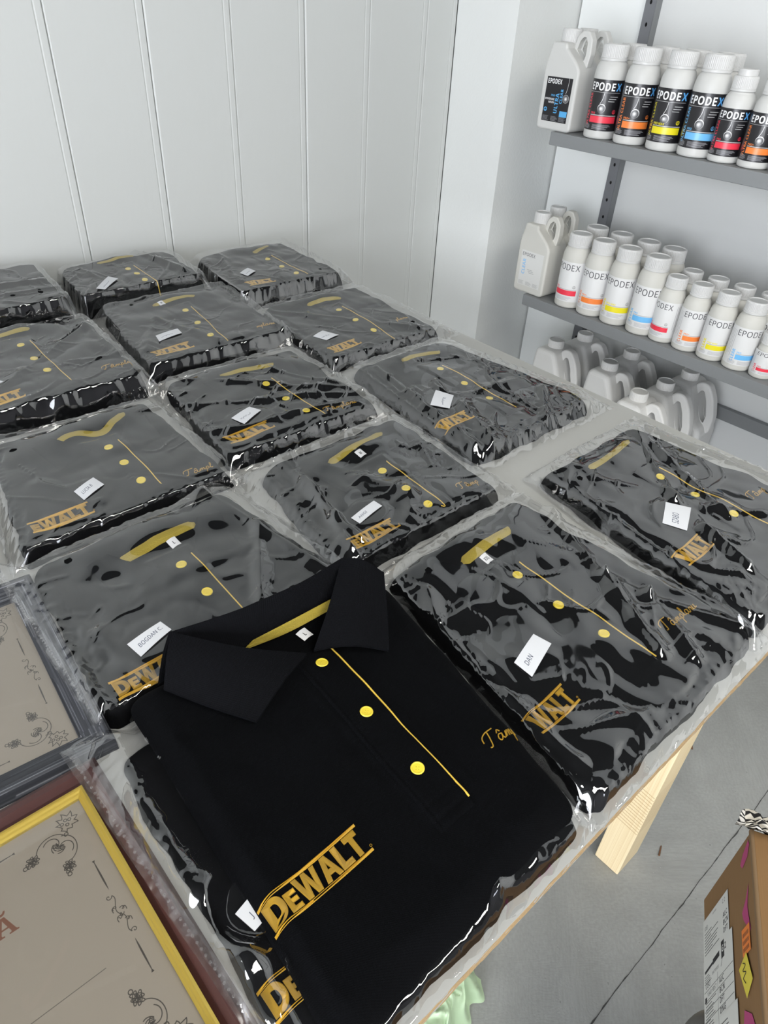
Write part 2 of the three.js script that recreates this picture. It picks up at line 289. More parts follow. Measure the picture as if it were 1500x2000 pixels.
const buttonGeo = (() => {
  const s = new THREE.Shape(); s.absarc(0, 0, 0.0064, 0, TAU);
  for (let k = 0; k < 4; k++) { const h = new THREE.Path(), a = k * Math.PI / 2 + 0.5; h.absarc(Math.cos(a) * 0.0019, Math.sin(a) * 0.0019, 0.0008, 0, TAU, true); s.holes.push(h); }
  const g = new THREE.ExtrudeGeometry(s, { depth: 0.0012, bevelEnabled: true, bevelSize: 0.0006, bevelThickness: 0.0004, bevelSegments: 2, curveSegments: 20 });
  const rim = new THREE.TorusGeometry(0.0059, 0.0009, 8, 32); rim.translate(0, 0, 0.0013);
  const all = mergeGeometries([g, rim.toNonIndexed()]); all.rotateX(-Math.PI / 2); return all;
})();
const sizeTag = {};
function sizeTagMat(t) { return sizeTag[t] ??= std({ roughness: 0.7, map: canvasTex(64, 48, (c, w, h) => { c.fillStyle = '#e6e6e8'; c.fillRect(0, 0, w, h); c.fillStyle = '#16161a'; c.font = 'bold 24px sans-serif'; c.textAlign = 'center'; c.fillText(t, w / 2, 33); }) }); }
function drape(H, pts, wid, up, n, uvs) {      // a band along a curve of [x, z], laid on the cloth
  const cv = new THREE.CatmullRomCurve3(pts.map(([x, z]) => new THREE.Vector3(x, 0, z)));
  const L = cv.getLength();
  return grid(n, 4, (a, b) => { const p = cv.getPoint(a), d = cv.getTangent(a), w = (b - 0.5) * (typeof wid === 'function' ? wid(a) : wid), x = p.x - d.z * w, z = p.z + d.x * w; return [x, H(x, z) + up * (1 - Math.pow(2 * b - 1, 4) * 0.6), z, a * L * uvs, b]; });
}
// quads on the bag: fold lines of the film, given as [[x, z], [x, z], height, half width]
function filmField(o, H) {
  const fq = new Quad(o.film), bq = H.q, n0 = o.seed * 13.7, sd = o.crease ?? 1, T = o.T + 0.0015;
  const rid = (x) => 1 - Math.abs(x);
  const f = (x, z) => {
    const [s, t] = fq.inv(x, z), m = Math.max(Math.abs(s), Math.abs(t)), dE = Math.max(0, (1 - m) * 0.16), [bs, bt] = bq.inv(x, z), rho = sup(bs, bt, 14) / wob(bs, bt, o.seed), dO = Math.max(0, (rho - 1) * 0.135);
    const k = dO > 0 ? dE / (dE + dO + 1e-6) : 1;
    const base = o.under ? o.under(x, z) : 0;
    let h = base + (T + 0.0012) * Math.pow(k, 0.85);
    const inside = smooth(0.010, -0.02, (rho - 1) * 0.135), a = smooth(0, 0.02, dE), rim = smooth(0.05, 0.008, dE);
    const ang = o.seed * 1.9, cx = Math.cos(ang), sx = Math.sin(ang), wx = 0.02 * noise(x * 9 + n0, z * 9 + 5), X = x * cx + z * sx + wx, Z = -x * sx + z * cx - wx;
    const tent = (n, w) => Math.max(0, 1 - Math.abs(n) / w);
    const w3 = rid(noise(x * 42 + n0, z * 36)), w4 = rid(noiseB(x * 90, z * 90 + n0));
    h += a * inside * (o.bil ?? 1) * (0.0052 * noise(X * 3.6 + n0, Z * 6.2) + 0.0013 * noiseB(X * 13 + n0, Z * 9));      // slack, slow billows
    const patch = smooth(-0.25, 0.5, noiseB(x * 8 - n0, z * 8));
    h += sd * a * (0.4 + 0.6 * inside) * (0.0026 * tent(noise(X * 5 + n0, Z * 11 + 3), 0.16) + patch * 0.0020 * tent(noiseB(X * 17 - n0, Z * 8), 0.14) + patch * 0.0009 * (o.fine ?? 0.4) * tent(noise(x * 34 - n0, z * 30), 0.3));
    h += a * (1 - inside) * ((o.rimK ?? 1) * (0.0034 * (w3 - 0.5) + 0.0014 * (w4 - 0.5))) * (0.35 + 0.65 * rim);
    for (const r of o.ridges ?? []) {
      for (let i = 0; i + 1 < r.p.length; i++) { const [d, kk] = segDist(x, z, r.p[i], r.p[i + 1]); const ww = r.w * (0.85 + 0.3 * noise(x * 20, z * 20)); if (d < ww) { const q = 1 - d / ww; h += a * r.h * Math.pow(q, 1.25); } }
    }
    for (const tg of o.tags ?? []) { const d = Math.hypot((x - tg[0]) * 0.8, z - tg[1]); h = lerp(h, o.T + 0.0058 + (tg[2] ?? 0) * (z - tg[1]), smooth(0.042, 0.024, d)); }
    const c = H(x, z), nu = x - o.b1[0], nv = z - o.b1[1], nk = smooth(0.125, 0.095, Math.abs(nu)) * smooth(-0.115, -0.09, nv) * smooth(0.04, 0.015, nv);
    if (rho < 1) h = Math.max(h, c + 0.0012 + smooth(1, 0.93, rho) * (0.0017 + 0.0022 * nk));
    const curl = smooth(0.03, 0.002, dE) * (0.002 + 0.0075 * Math.max(0, noise(x * 13 + n0, z * 13)) + 0.003 * Math.max(0, noiseB(x * 40, z * 40 + n0)));
    return Math.max(h, base + 0.0012 + curl);
  };
  f.q = fq; return f;
}
function filmGeo(o, F, n, m, y0) {
  const g = grid(n, m, (a, b) => { const s = 2 * a - 1, t = 2 * b - 1, wob = 0.012 * (1 - Math.abs(s)) * 0; let [x, z] = F.q.at(s, t);
    const ed = Math.max(Math.abs(s), Math.abs(t)); x += 0.0035 * noise(x * 30 + o.seed, z * 30) * smooth(0.8, 1, ed); z += 0.0035 * noiseB(x * 30, z * 30 + o.seed) * smooth(0.8, 1, ed);
    let hx = x, hz = z;
    for (const hl of o.holes ?? []) { const d = Math.hypot(x - hl[0], z - hl[1]), R = 0.0045; if (d < 2.2 * R && d > 1e-6) { const nd = R + (d / (2.2 * R)) * 1.2 * R; hx = hl[0] + (x - hl[0]) * nd / d; hz = hl[1] + (z - hl[1]) * nd / d; } }
    return [hx, y0 + F(x, z), hz]; });
  if (o.holes) {        // punched vent hole: leave out the cells round its middle
    const p = g.attributes.position, ix = g.index.array, keep = [];
    const far = (i, hl) => Math.hypot(p.getX(i) - hl[0], p.getZ(i) - hl[1]);
    for (let i = 0; i < ix.length; i += 3) { const cx = (p.getX(ix[i]) + p.getX(ix[i + 1]) + p.getX(ix[i + 2])) / 3, cz = (p.getZ(ix[i]) + p.getZ(ix[i + 1]) + p.getZ(ix[i + 2])) / 3; if (!o.holes.some((hl) => Math.hypot(cx - hl[0], cz - hl[1]) < 0.0046)) keep.push(ix[i], ix[i + 1], ix[i + 2]); }
    g.setIndex(keep); g.computeVertexNormals();
  }
  return g;
}
const frameUnder = (x, z) => 0.0265 * smooth(0.125, 0.092, x) * smooth(-0.86, -0.83, z) ;
const SHIRTS = [];
function makeShirt(o) {
  const y0 = TABLE + (o.up ?? 0.0006), H = bodyField(o), c = o.b1, pos = [c[0], y0, c[1]];
  const t = thing('polo_shirt', o.label, 'shirt', pos, 0, o.group);
  const put = (n, g, m) => mesh(n, shift(g, [c[0], 0, c[1]]), m, t);
  const Hc = H;
  put('shirt_body', bodyGeo(H, o.n ?? 70, o.m ?? 90, 0), o.mat ?? M.clothBag);
  if (o.collarLeaves !== false) {
    // two collar leaves lying on the chest either side of the neck
    for (const sgn of [-1, 1]) {
      const q = new Quad([[c[0] + sgn * 0.066, c[1] - 0.078], [c[0] + sgn * 0.098, c[1] - 0.07], [c[0] + sgn * 0.085, c[1] + 0.012], [c[0] + sgn * 0.024, c[1] - 0.012]]);
      const g = grid(12, 14, (a, b) => { const [x, z] = q.at(2 * a - 1, 2 * b - 1), e = Math.min(a, 1 - a, b, 1 - b); return [x, H(x, z) + 0.0003 + 0.0026 * smooth(0, 0.08, e), z]; });
      put('collar', g, M.collar);
    }
  }
  if (o.tape) put('neck_tape', drape(H, o.tape.map(([u, v]) => [c[0] + u, c[1] + v]), (a) => (o.tapeW ?? 0.0125) * (0.35 + 0.65 * smooth(0, 0.08, a) * smooth(1, 0.95, a)), 0.0024, 40, 40), M.tape);
  if (o.size) { const [u, v] = o.size.at, q = new Quad([[c[0] + u - 0.006, c[1] + v - 0.006], [c[0] + u + 0.008, c[1] + v - 0.008], [c[0] + u + 0.010, c[1] + v + 0.007], [c[0] + u - 0.004, c[1] + v + 0.009]]); put('size_label', grid(4, 4, (a, b) => { const [x, z] = q.at(2 * a - 1, 2 * b - 1); return [x, H(x, z) + 0.0022 + 0.0012 * Math.sin(a * 3), z]; }), sizeTagMat(o.size.t)); }
  const kx = o.lean ?? 0;             // how far the placket leans per metre down the chest
  const line = [[0.023, -0.016], [0.022 + kx * 0.06, 0.06], [0.0205 + kx * 0.13, 0.13], [0.0205 + kx * 0.2, o.pipe ?? 0.2]].map(([u, v]) => [c[0] + u, c[1] + v]);
  const pl = new THREE.CatmullRomCurve3(line.map(([x, z]) => new THREE.Vector3(x, 0, z))).getPoints(50).map((p) => new THREE.Vector3(p.x, H(p.x, p.z) + 0.0007, p.z));
  put('piping', new THREE.TubeGeometry(new THREE.CatmullRomCurve3(pl), 60, o.pipeR ?? 0.0009, 6), M.piping);
  const [s1, s2] = o.buttons ?? [0.07, 0.139];
  for (const v of [0, s1, s2]) { const x = c[0] + kx * v, z = c[1] + v, b = mesh('button', buttonGeo, M.button, t); const e = 0.004, dx = (H(x + e, z) - H(x - e, z)) / (2 * e), dz = (H(x, z + e) - H(x, z - e)) / (2 * e); b.position.set(kx * v, H(x, z) + 0.0008, v); b.quaternion.setFromUnitVectors(new THREE.Vector3(0, 1, 0), new THREE.Vector3(-dx, 1, -dz).normalize()); b.rotateY(o.seed + v * 40); }
  if (o.logo) put('embroidered_logo', logoGeos(o.logo.t, H, { x: c[0] + o.logo.u, z: c[1] + o.logo.v, len: o.logo.len, h: o.logo.h ?? 0.026, tilt: o.logo.tilt ?? 0 }), M.thread);
  if (o.script) put('embroidered_script', scriptGeo(o.script.t, H, c[0] + o.script.u, c[1] + o.script.v, o.script.s ?? 0.018, o.script.dir ?? [1, 0.03]), M.thread);
  let F = null;
  if (o.film) {
    F = filmField(o, H);
    const g = thing('clear_plastic_bag', o.bagLabel, 'bag', pos, 0, o.bagGroup);
    const top = filmGeo(o, F, o.fn ?? 110, o.fm ?? 150, 0);
    mesh('film', shift(top, [c[0], 0, c[1]]), M.film, g);
    for (const side of o.seals ?? [[-1, -0.97, -1, 0.97, 0], [1, -0.97, 1, 0.97, 0]]) {         // heat-sealed edge strip with its row of perforations
      const [s0, t0, s1, t1, plain] = side, n = 90;
      const st = grid(n, 2, (a, b) => { const [ax, az] = F.q.at(lerp(s0, s1, a), lerp(t0, t1, a)), [cx, cz] = F.q.at(0, lerp(t0, t1, a) * 0.9), L = Math.hypot(cx - ax, cz - az), w = (plain === 0 ? 0.0055 : 0.011) * b - (plain === 0 ? 0.001 : 0.004), x = ax + (cx - ax) / L * w, z = az + (cz - az) / L * w; return [x, F(x, z) + 0.0014 + 0.0008 * noise(a * 30, b), z]; });
      const strip = mesh('seal_strip', shift(st, [c[0], 0, c[1]]), M.seal, g);
      if (plain === 0) continue;
      const dots = []; for (let k = 2; k < 58; k++) { const a = k / 60, [ax, az] = F.q.at(lerp(s0, s1, a), lerp(t0, t1, a)), [cx, cz] = F.q.at(0, lerp(t0, t1, a) * 0.9), L = Math.hypot(cx - ax, cz - az), x = ax + (cx - ax) / L * 0.002, z = az + (cz - az) / L * 0.002; const d = new THREE.CylinderGeometry(0.0011, 0.0013, 0.0006, 7); d.translate(x - c[0], F(x, z) + 0.0022, z - c[1]); dots.push(d); }
      const dm = mesh('perforation', mergeGeometries(dots), M.seal, strip); dm.userData.kind = 'stuff';
    }
  }
  SHIRTS.push({ o, H, F, y0 }); return { H, F, y0 };
}
function nameTag(S, quad, text, label, group, tex = 0) {
  const t = text, mat = std({ roughness: 0.75, map: canvasTex(192, 80, (c, w, h) => {
    c.fillStyle = '#d6d8dc'; c.fillRect(0, 0, w, h); c.strokeStyle = '#3a4054'; c.lineWidth = 2.2; c.lineCap = 'round';
    if (t) { c.save(); c.fillStyle = '#3a4054'; c.translate(28, 50); c.rotate(-0.05); c.transform(1, 0, -0.12, 1, 0, 0); c.font = '28px sans-serif'; c.fillText(t, 0, 0, w - 48); c.restore(); }
    else { const r = rng(tex + 4); c.lineWidth = 1.8; c.beginPath(); c.moveTo(30, 46); for (let x = 30; x < 130; x += 6) c.lineTo(x + 3 * r(), 46 + 13 * (r() - 0.5)); c.stroke(); }
  }) });
  const q = new Quad(quad), cx = q.at(0, 0);
  const cr = [[-1, -1], [1, -1], [1, 1], [-1, 1]].map(([i, j]) => { const [x, z] = q.at(i, j); let v = 0, n = 0; for (const d of [[0, 0], [0.005, 0], [-0.005, 0], [0, 0.005], [0, -0.005]]) { v += S.F(x + d[0], z + d[1]); n++; } return v / n; });
  const plane = (a, b) => lerp(lerp(cr[0], cr[1], a), lerp(cr[3], cr[2], a), b) + 0.0014 * Math.sin(a * 2.6); let lift = 0;
  for (let i = 0; i <= 12; i++) for (let j = 0; j <= 6; j++) { const [x, z] = q.at(i / 6 - 1, j / 3 - 1); lift = Math.max(lift, S.F(x, z) - plane(i / 12, j / 6)); }
  const g = grid(14, 8, (a, b) => { const [x, z] = q.at(2 * a - 1, 2 * b - 1); return [x, S.y0 + plane(a, b) + lift + 0.0006, z]; });
  const m = mesh(numbered('name_tag'), shift(g, [cx[0], S.y0, cx[1]]), mat); m.position.set(cx[0], S.y0, cx[1]);
  m.userData = { label, category: 'label', group };
}
const BAGGED = 'bagged black polo shirts laid out in rows', BAGS = 'clear bags over the polo shirts', TAGS = 'handwritten name tags on the bags';
const rd = (p, h = 0.006, w = 0.02) => ({ p, h, w });
const place = (o) => makeShirt({ group: BAGGED, bagGroup: BAGS, T: 0.034, round: 0.018, ...o });
// front row
const S_front = makeShirt({
  seed: 1, b1: [0.300, -0.40], T: 0.022, round: 0.02, neck: 0, body: [[0.090, -0.478], [0.45, -0.485], [0.412, -0.119], [0.080, -0.118]], film: [[0.056, -0.505], [0.475, -0.505], [0.425, -0.114], [0.074, -0.116]], under: frameUnder,
  label: 'bagged black polo shirt lying beneath the unwrapped one at the front edge', bagLabel: 'clear bag under the unwrapped shirt, overlapping the red and gold frame', group: BAGGED, bagGroup: BAGS,
  logo: { t: 'DEWALT', u: -0.211, v: 0.194, len: 0.1, h: 0.027, tilt: 0.02 }, seals: [[-1, -0.98, -1, 0.98]], crease: 1.3, rimK: 0.6, tags: [[0.13, -0.258]], collarLeaves: false,
  ridges: [rd([[0.058, -0.468], [0.113, -0.475]]), rd([[0.077, -0.228], [0.127, -0.2]], 0.007), rd([[0.216, -0.122], [0.286, -0.13], [0.393, -0.12]], 0.008, 0.022), rd([[0.286, -0.13], [0.32, -0.16]], 0.006), rd([[0.08, -0.29], [0.085, -0.40]], 0.008, 0.018), rd([[0.11, -0.30], [0.15, -0.19]], 0.006)],
});
const S_dan = place({
  seed: 2, tags: [[0.52, -0.282]], b1: [0.62, -0.388], T: 0.031, body: [[0.486, -0.508], [0.765, -0.522], [0.795, -0.124], [0.416, -0.121]], film: [[0.480, -0.532], [0.800, -0.535], [0.812, -0.1135], [0.408, -0.1125]],
  label: 'bagged black polo with a plain white tag, right of the unwrapped shirt', bagLabel: 'clear bag reaching the table front edge above the pine leg',
  tape: [[-0.046, -0.060], [0.012, -0.066], [0.071, -0.068]], tapeW: 0.0145, size: { t: 'XXL', at: [-0.012, -0.048] }, logo: { t: 'WALT', u: -0.172, v: 0.152, len: 0.068, h: 0.027, tilt: -0.02 }, script: { t: 'TAmplaru', u: 0.066, v: 0.185, s: 0.0165 }, lean: -0.03,
  ridges: [rd([[0.764, -0.50], [0.764, -0.443], [0.707, -0.313], [0.642, -0.19]], 0.008, 0.02), rd([[0.723, -0.254], [0.672, -0.155]], 0.006, 0.018), rd([[0.723, -0.254], [0.707, -0.313]], 0.006), rd([[0.723, -0.254], [0.768, -0.135]], 0.007), rd([[0.723, -0.254], [0.642, -0.19]], 0.005), rd([[0.451, -0.263], [0.446, -0.164]], 0.008), rd([[0.499, -0.439], [0.475, -0.40]], 0.006), rd([[0.47, -0.19], [0.56, -0.15]], 0.006)],
  holes: [[0.523, -0.462]], cloth: [[[0.48, -0.30], [0.60, -0.23], 0.004, 0.03]],
});
const S_szabo = place({
  seed: 3, bil: 1.2, tags: [[0.904, -0.318]], b1: [0.987, -0.394], T: 0.036, body: [[0.852, -0.535], [1.11, -0.54], [1.15, -0.128], [0.782, -0.13]], film: [[0.845, -0.56], [1.19, -0.565], [1.205, -0.116], [0.768, -0.118]],
  label: 'bagged black polo at the right corner of the table, side fold bare', bagLabel: 'crinkled clear bag at the right table corner facing the shelves', fine: 1.2, crease: 1.3,
  tape: [[-0.08, -0.085], [-0.02, -0.084], [0.045, -0.092]], logo: { t: 'WALT', u: -0.165, v: 0.118, len: 0.07, h: 0.027, tilt: -0.02 }, script: { t: 'TAmp', u: 0.07, v: 0.125, s: 0.0165 }, buttons: [0.062, 0.126],
  ridges: [rd([[1.067, -0.498], [0.923, -0.321], [0.876, -0.193]], 0.012, 0.018), rd([[1.079, -0.501], [0.968, -0.27]], 0.011, 0.02), rd([[0.892, -0.458], [0.947, -0.37]], 0.006), rd([[1.10, -0.5], [1.15, -0.2]], 0.012, 0.02), rd([[0.96, -0.30], [1.08, -0.18]], 0.008)], holes: [[0.87, -0.47]],
});
// second row
const S_bog = place({
  seed: 4, bil: 0.6, tags: [[0.189, -0.579]], b1: [0.28, -0.677], T: 0.031, body: [[0.125, -0.808], [0.418, -0.812], [0.462, -0.515], [0.104, -0.512]], film: [[0.090, -0.832], [0.448, -0.834], [0.485, -0.508], [0.094, -0.508]], under: frameUnder,
  label: 'bagged black polo at the left, its bag lying over the grey frame', bagLabel: 'clear bag lapping over the corner of the grey picture frame',
  tape: [[-0.063, -0.054], [0, -0.062], [0.056, -0.066]], tapeW: 0.0155, size: { t: 'L', at: [0.012, -0.048] }, logo: { t: 'DEWALT', u: -0.154, v: 0.122, len: 0.095 }, pipe: 0.16, buttons: [0.066, 0.13], seals: [[-1, -0.95, -1, 0.98]],
  crease: 0.5, ridges: [rd([[0.384, -0.805], [0.423, -0.549]], 0.008, 0.02), rd([[0.384, -0.805], [0.297, -0.728]], 0.006, 0.03), rd([[0.406, -0.687], [0.323, -0.554]], 0.007), rd([[0.147, -0.628], [0.158, -0.523]], 0.006), rd([[0.225, -0.73], [0.375, -0.798]], 0.005, 0.03)], holes: [[0.168, -0.77]],
  cloth: [[[0.20, -0.70], [0.18, -0.56], -0.006, 0.012]],
});
const S_angi = place({
  seed: 5, tags: [[0.546, -0.614]], b1: [0.641, -0.688], T: 0.031, body: [[0.492, -0.825], [0.79, -0.822], [0.775, -0.542], [0.444, -0.54]], film: [[0.455, -0.85], [0.828, -0.848], [0.806, -0.535], [0.424, -0.532]],
  label: 'bagged black polo in the middle of the second row', bagLabel: 'clear bag with twin raised pleats down its left side', fine: 0.8,
  tape: [[-0.06, -0.064], [0.01, -0.078], [0.075, -0.088]], tapeW: 0.014, size: { t: 'M', at: [-0.002, -0.056] }, logo: { t: 'EWALT', u: -0.155, v: 0.1, len: 0.082, h: 0.023 }, script: { t: 'TAmp', u: 0.062, v: 0.115, s: 0.0165 }, pipe: 0.125, buttons: [0.06, 0.112], lean: -0.06,
  ridges: [rd([[0.525, -0.81], [0.503, -0.628], [0.499, -0.572]], 0.012, 0.018), rd([[0.545, -0.809], [0.475, -0.562]], 0.009, 0.016), rd([[0.594, -0.692], [0.63, -0.612], [0.59, -0.57]], 0.007, 0.03), rd([[0.539, -0.809], [0.76, -0.81]], 0.008)],
});
const S_t3 = place({
  seed: 6, tags: [[0.887, -0.797]], b1: [0.985, -0.90], T: 0.031, body: [[0.852, -1.03], [1.112, -1.028], [1.155, -0.628], [0.802, -0.63]], film: [[0.832, -1.056], [1.17, -1.054], [1.188, -0.610], [0.786, -0.612]],
  label: 'bagged black polo on the right of the middle rows, near the bare table', bagLabel: 'clear bag with long creases beside the bare strip of tabletop', fine: 0.9, crease: 1.4,
  tape: [[-0.05, -0.064], [0.01, -0.072], [0.066, -0.055]], logo: { t: 'WALT', u: -0.160, v: 0.148, len: 0.075, h: 0.027 }, buttons: [0.074, 0.146], lean: -0.08,
  ridges: [rd([[0.881, -0.98], [0.85, -0.80], [0.82, -0.65]], 0.009), rd([[0.932, -0.86], [0.843, -0.625]], 0.010, 0.022), rd([[0.88, -1.0], [1.051, -0.92]], 0.006), rd([[0.87, -0.64], [0.91, -0.80], [1.08, -0.76]], 0.008, 0.03), rd([[1.0, -0.64], [1.09, -0.72]], 0.008)],
});
// third row
const S_luc = place({
  seed: 7, bil: 0.55, tags: [[0.256, -0.911]], b1: [0.328, -1.008], T: 0.031, body: [[0.182, -1.145], [0.455, -1.138], [0.460, -0.832], [0.126, -0.828]], film: [[0.165, -1.168], [0.478, -1.156], [0.478, -0.824], [0.108, -0.822]],
  label: 'bagged black polo with a wavy yellow neck band, left of the third row', bagLabel: 'smooth clear bag with a wavy neck band showing through', crease: 0.8,
  tape: [[-0.068, -0.054], [-0.03, -0.066], [0.01, -0.052], [0.04, -0.068], [0.066, -0.085]], logo: { t: 'EWALT', u: -0.172, v: 0.122, len: 0.085 }, script: { t: 'TAmpl', u: 0.058, v: 0.148, s: 0.0165 }, pipe: 0.14, buttons: [0.057, 0.115],
  ridges: [rd([[0.203, -1.139], [0.47, -1.075]], 0.006), rd([[0.47, -1.075], [0.453, -0.864]], 0.007), rd([[0.20, -0.97], [0.25, -0.88]], 0.004, 0.03)], holes: [[0.205, -1.085]],
});
const S_t2 = place({
  seed: 8, bil: 1.2, tags: [[0.562, -0.965]], b1: [0.66, -1.05], T: 0.031, body: [[0.51, -1.19], [0.812, -1.18], [0.80, -0.865], [0.466, -0.87]], film: [[0.492, -1.215], [0.842, -1.21], [0.824, -0.852], [0.456, -0.856]],
  label: 'bagged black polo in the middle of the third row under fanned creases', bagLabel: 'clear bag with creases fanning out to its right side', crease: 1.7,
  tape: [[-0.055, -0.078], [0.01, -0.068], [0.066, -0.062]], logo: { t: 'WALT', u: -0.165, v: 0.115, len: 0.088, h: 0.028 }, script: { t: 'TAmplaru', u: 0.03, v: 0.15, s: 0.0165 }, pipe: 0.13, buttons: [0.066, 0.13],
  ridges: [rd([[0.534, -1.157], [0.79, -0.93]], 0.009, 0.022), rd([[0.492, -1.06], [0.79, -0.915]], 0.008, 0.02), rd([[0.673, -1.142], [0.79, -0.94]], 0.008, 0.02), rd([[0.48, -0.95], [0.76, -0.895]], 0.007, 0.02)],
});
const S_s3 = place({
  seed: 9, bil: 0.8, tags: [[0.893, -1.168]], b1: [1.02, -1.28], T: 0.031, body: [[0.874, -1.412], [1.18, -1.41], [1.155, -1.062], [0.83, -1.064]], film: [[0.856, -1.438], [1.218, -1.436], [1.212, -1.05], [0.822, -1.052]],
  label: 'bagged black polo on the right, two back from the bare tabletop', bagLabel: 'clear bag whose long edge runs along the right table edge',
  tape: [[-0.05, -0.06], [0, -0.062], [0.05, -0.055]], logo: { t: 'WALT', u: -0.155, v: 0.155, len: 0.075 }, script: { t: 'plaru', u: 0.07, v: 0.13, s: 0.0165 }, buttons: [0.072, 0.145], lean: -0.1,
  ridges: [rd([[0.88, -1.36], [1.1, -1.09]], 0.006, 0.03), rd([[0.958, -1.408], [1.189, -1.369]], 0.006), rd([[1.19, -1.325], [1.153, -1.09]], 0.008)], holes: [[1.113, -1.12]],
});
// back rows
const S_s1 = place({
  seed: 10, bil: 0.6, b1: [0.343, -1.44], T: 0.05, round: 0.012, body: [[0.21, -1.548], [0.515, -1.545], [0.49, -1.19], [0.17, -1.196]], film: [[0.196, -1.562], [0.542, -1.56], [0.512, -1.176], [0.16, -1.182]],
  label: 'bagged black polo at the left with its thick dark front fold showing', bagLabel: 'clear bag at the left picture edge, third from the back wall', crease: 0.9,
  tape: [[-0.07, -0.066], [-0.02, -0.06], [0.04, -0.064]], logo: { t: 'DEWALT', u: -0.165, v: 0.185, len: 0.1 }, script: { t: 'TAmplaru', u: 0.085, v: 0.19, s: 0.0165 },
  ridges: [rd([[0.237, -1.26], [0.483, -1.463]], 0.006, 0.03), rd([[0.483, -1.463], [0.475, -1.21]], 0.007), rd([[0.39, -1.314], [0.49, -1.285]], 0.006)],
});
const S_s2 = place({
  seed: 11, bil: 0.6, tags: [[0.61, -1.342]], b1: [0.71, -1.455], T: 0.04, body: [[0.562, -1.588], [0.88, -1.588], [0.85, -1.23], [0.51, -1.235]], film: [[0.545, -1.612], [0.91, -1.61], [0.878, -1.215], [0.494, -1.222]],
  label: 'bagged black polo in the middle of the fourth row, tag aslant', bagLabel: 'clear bag in the middle just in front of the hindmost row', crease: 1.1,
  tape: [[-0.05, -0.062], [0, -0.066], [0.06, -0.062]], size: { t: 'M', at: [-0.03, -0.062] }, logo: { t: 'WALT', u: -0.165, v: 0.158, len: 0.085 }, script: { t: 'mplaru', u: 0.08, v: 0.175, s: 0.0165 }, buttons: [0.075, 0.15], lean: -0.15,
  ridges: [rd([[0.57, -1.57], [0.89, -1.57]], 0.006), rd([[0.89, -1.57], [0.83, -1.23]], 0.009), rd([[0.54, -1.30], [0.63, -1.44], [0.68, -1.26]], 0.006, 0.03)], holes: [[0.622, -1.545]],
});
const S_f3 = place({
  seed: 12, bil: 0.6, tags: [[0.952, -1.572]], b1: [1.065, -1.65], T: 0.05, body: [[0.912, -1.79], [1.20, -1.79], [1.185, -1.455], [0.85, -1.462]], film: [[0.90, -1.85], [1.225, -1.85], [1.216, -1.44], [0.865, -1.444]],
  label: 'bagged black polo at the far right corner by the back wall', bagLabel: 'clear bag at the far right corner of the table by the wall', crease: 1.1,
  tape: [[-0.01, -0.056], [0.03, -0.075], [0.06, -0.09]], logo: { t: 'WALT', u: -0.155, v: 0.13, len: 0.075 }, lean: -0.03, pipe: 0.165,
  ridges: [rd([[0.98, -1.79], [0.90, -1.53]], 0.007, 0.03), rd([[1.20, -1.78], [1.17, -1.47]], 0.009), rd([[1.13, -1.76], [1.0, -1.49]], 0.006, 0.03)], holes: [[1.13, -1.50]],
});
const S_f2 = place({
  seed: 13, bil: 0.7, tags: [[0.621, -1.667]], b1: [0.712, -1.75], T: 0.055, body: [[0.57, -1.855], [0.882, -1.857], [0.86, -1.625], [0.538, -1.624]], film: [[0.56, -1.884], [0.903, -1.884], [0.875, -1.616], [0.54, -1.618]],
  label: 'bagged black polo against the back wall, second from the left', bagLabel: 'clear bag against the back wall with a raised middle fold', crease: 1.2,
  tape: [[-0.05, -0.07], [0, -0.07], [0.05, -0.075]], buttons: [0.05, 0.092], pipe: 0.1,
  ridges: [rd([[0.60, -1.84], [0.64, -1.64]], 0.007, 0.03), rd([[0.78, -1.85], [0.82, -1.66]], 0.014, 0.03)],
});
const S_f1 = place({
  seed: 14, bil: 0.4, b1: [0.33, -1.76], T: 0.078, round: 0.012, body: [[0.2, -1.86], [0.53, -1.86], [0.505, -1.575], [0.18, -1.574]], film: [[0.19, -1.885], [0.548, -1.885], [0.515, -1.566], [0.17, -1.566]],
  label: 'thick bagged black polo at the left against the back wall', bagLabel: 'clear bag over the thick fold at the far left by the wall',
  ridges: [rd([[0.2, -1.75], [0.49, -1.70]], 0.008, 0.03), rd([[0.3, -1.66], [0.5, -1.64]], 0.006)], holes: [[0.458, -1.63]], collarLeaves: false, buttons: [0.06, 0.11], pipe: 0.12,
});
// name tags stuck on the bags
nameTag(S_dan, [[0.491, -0.287], [0.545, -0.302], [0.549, -0.278], [0.492, -0.261]], 'DAN', 'long white name tag on the bag right of the unwrapped shirt', TAGS);
nameTag(S_szabo, [[0.87, -0.322], [0.921, -0.347], [0.941, -0.315], [0.882, -0.289]], 'SZABO', 'squarish white name tag on the bag at the right table corner', TAGS);
nameTag(S_bog, [[0.164, -0.588], [0.21, -0.597], [0.214, -0.577], [0.168, -0.561]], 'BOGDAN C.', 'long white name tag left of the unwrapped shirt collar', TAGS);
nameTag(S_angi, [[0.518, -0.617], [0.572, -0.629], [0.573, -0.611], [0.52, -0.599]], 'ANGI', 'white name tag on the bag with twin raised pleats', TAGS);
nameTag(S_t3, [[0.854, -0.796], [0.905, -0.833], [0.918, -0.797], [0.873, -0.764]], '', 'tilted squarish white tag on the bag beside the bare tabletop', TAGS, 1);
nameTag(S_luc, [[0.235, -0.917], [0.272, -0.935], [0.277, -0.907], [0.238, -0.887]], 'LUCIA B', 'white name tag on the smooth bag at the left of the third row', TAGS);
nameTag(S_t2, [[0.534, -0.97], [0.582, -0.987], [0.592, -0.963], [0.541, -0.938]], '', 'white name tag on the bag with fanned creases', TAGS, 2);
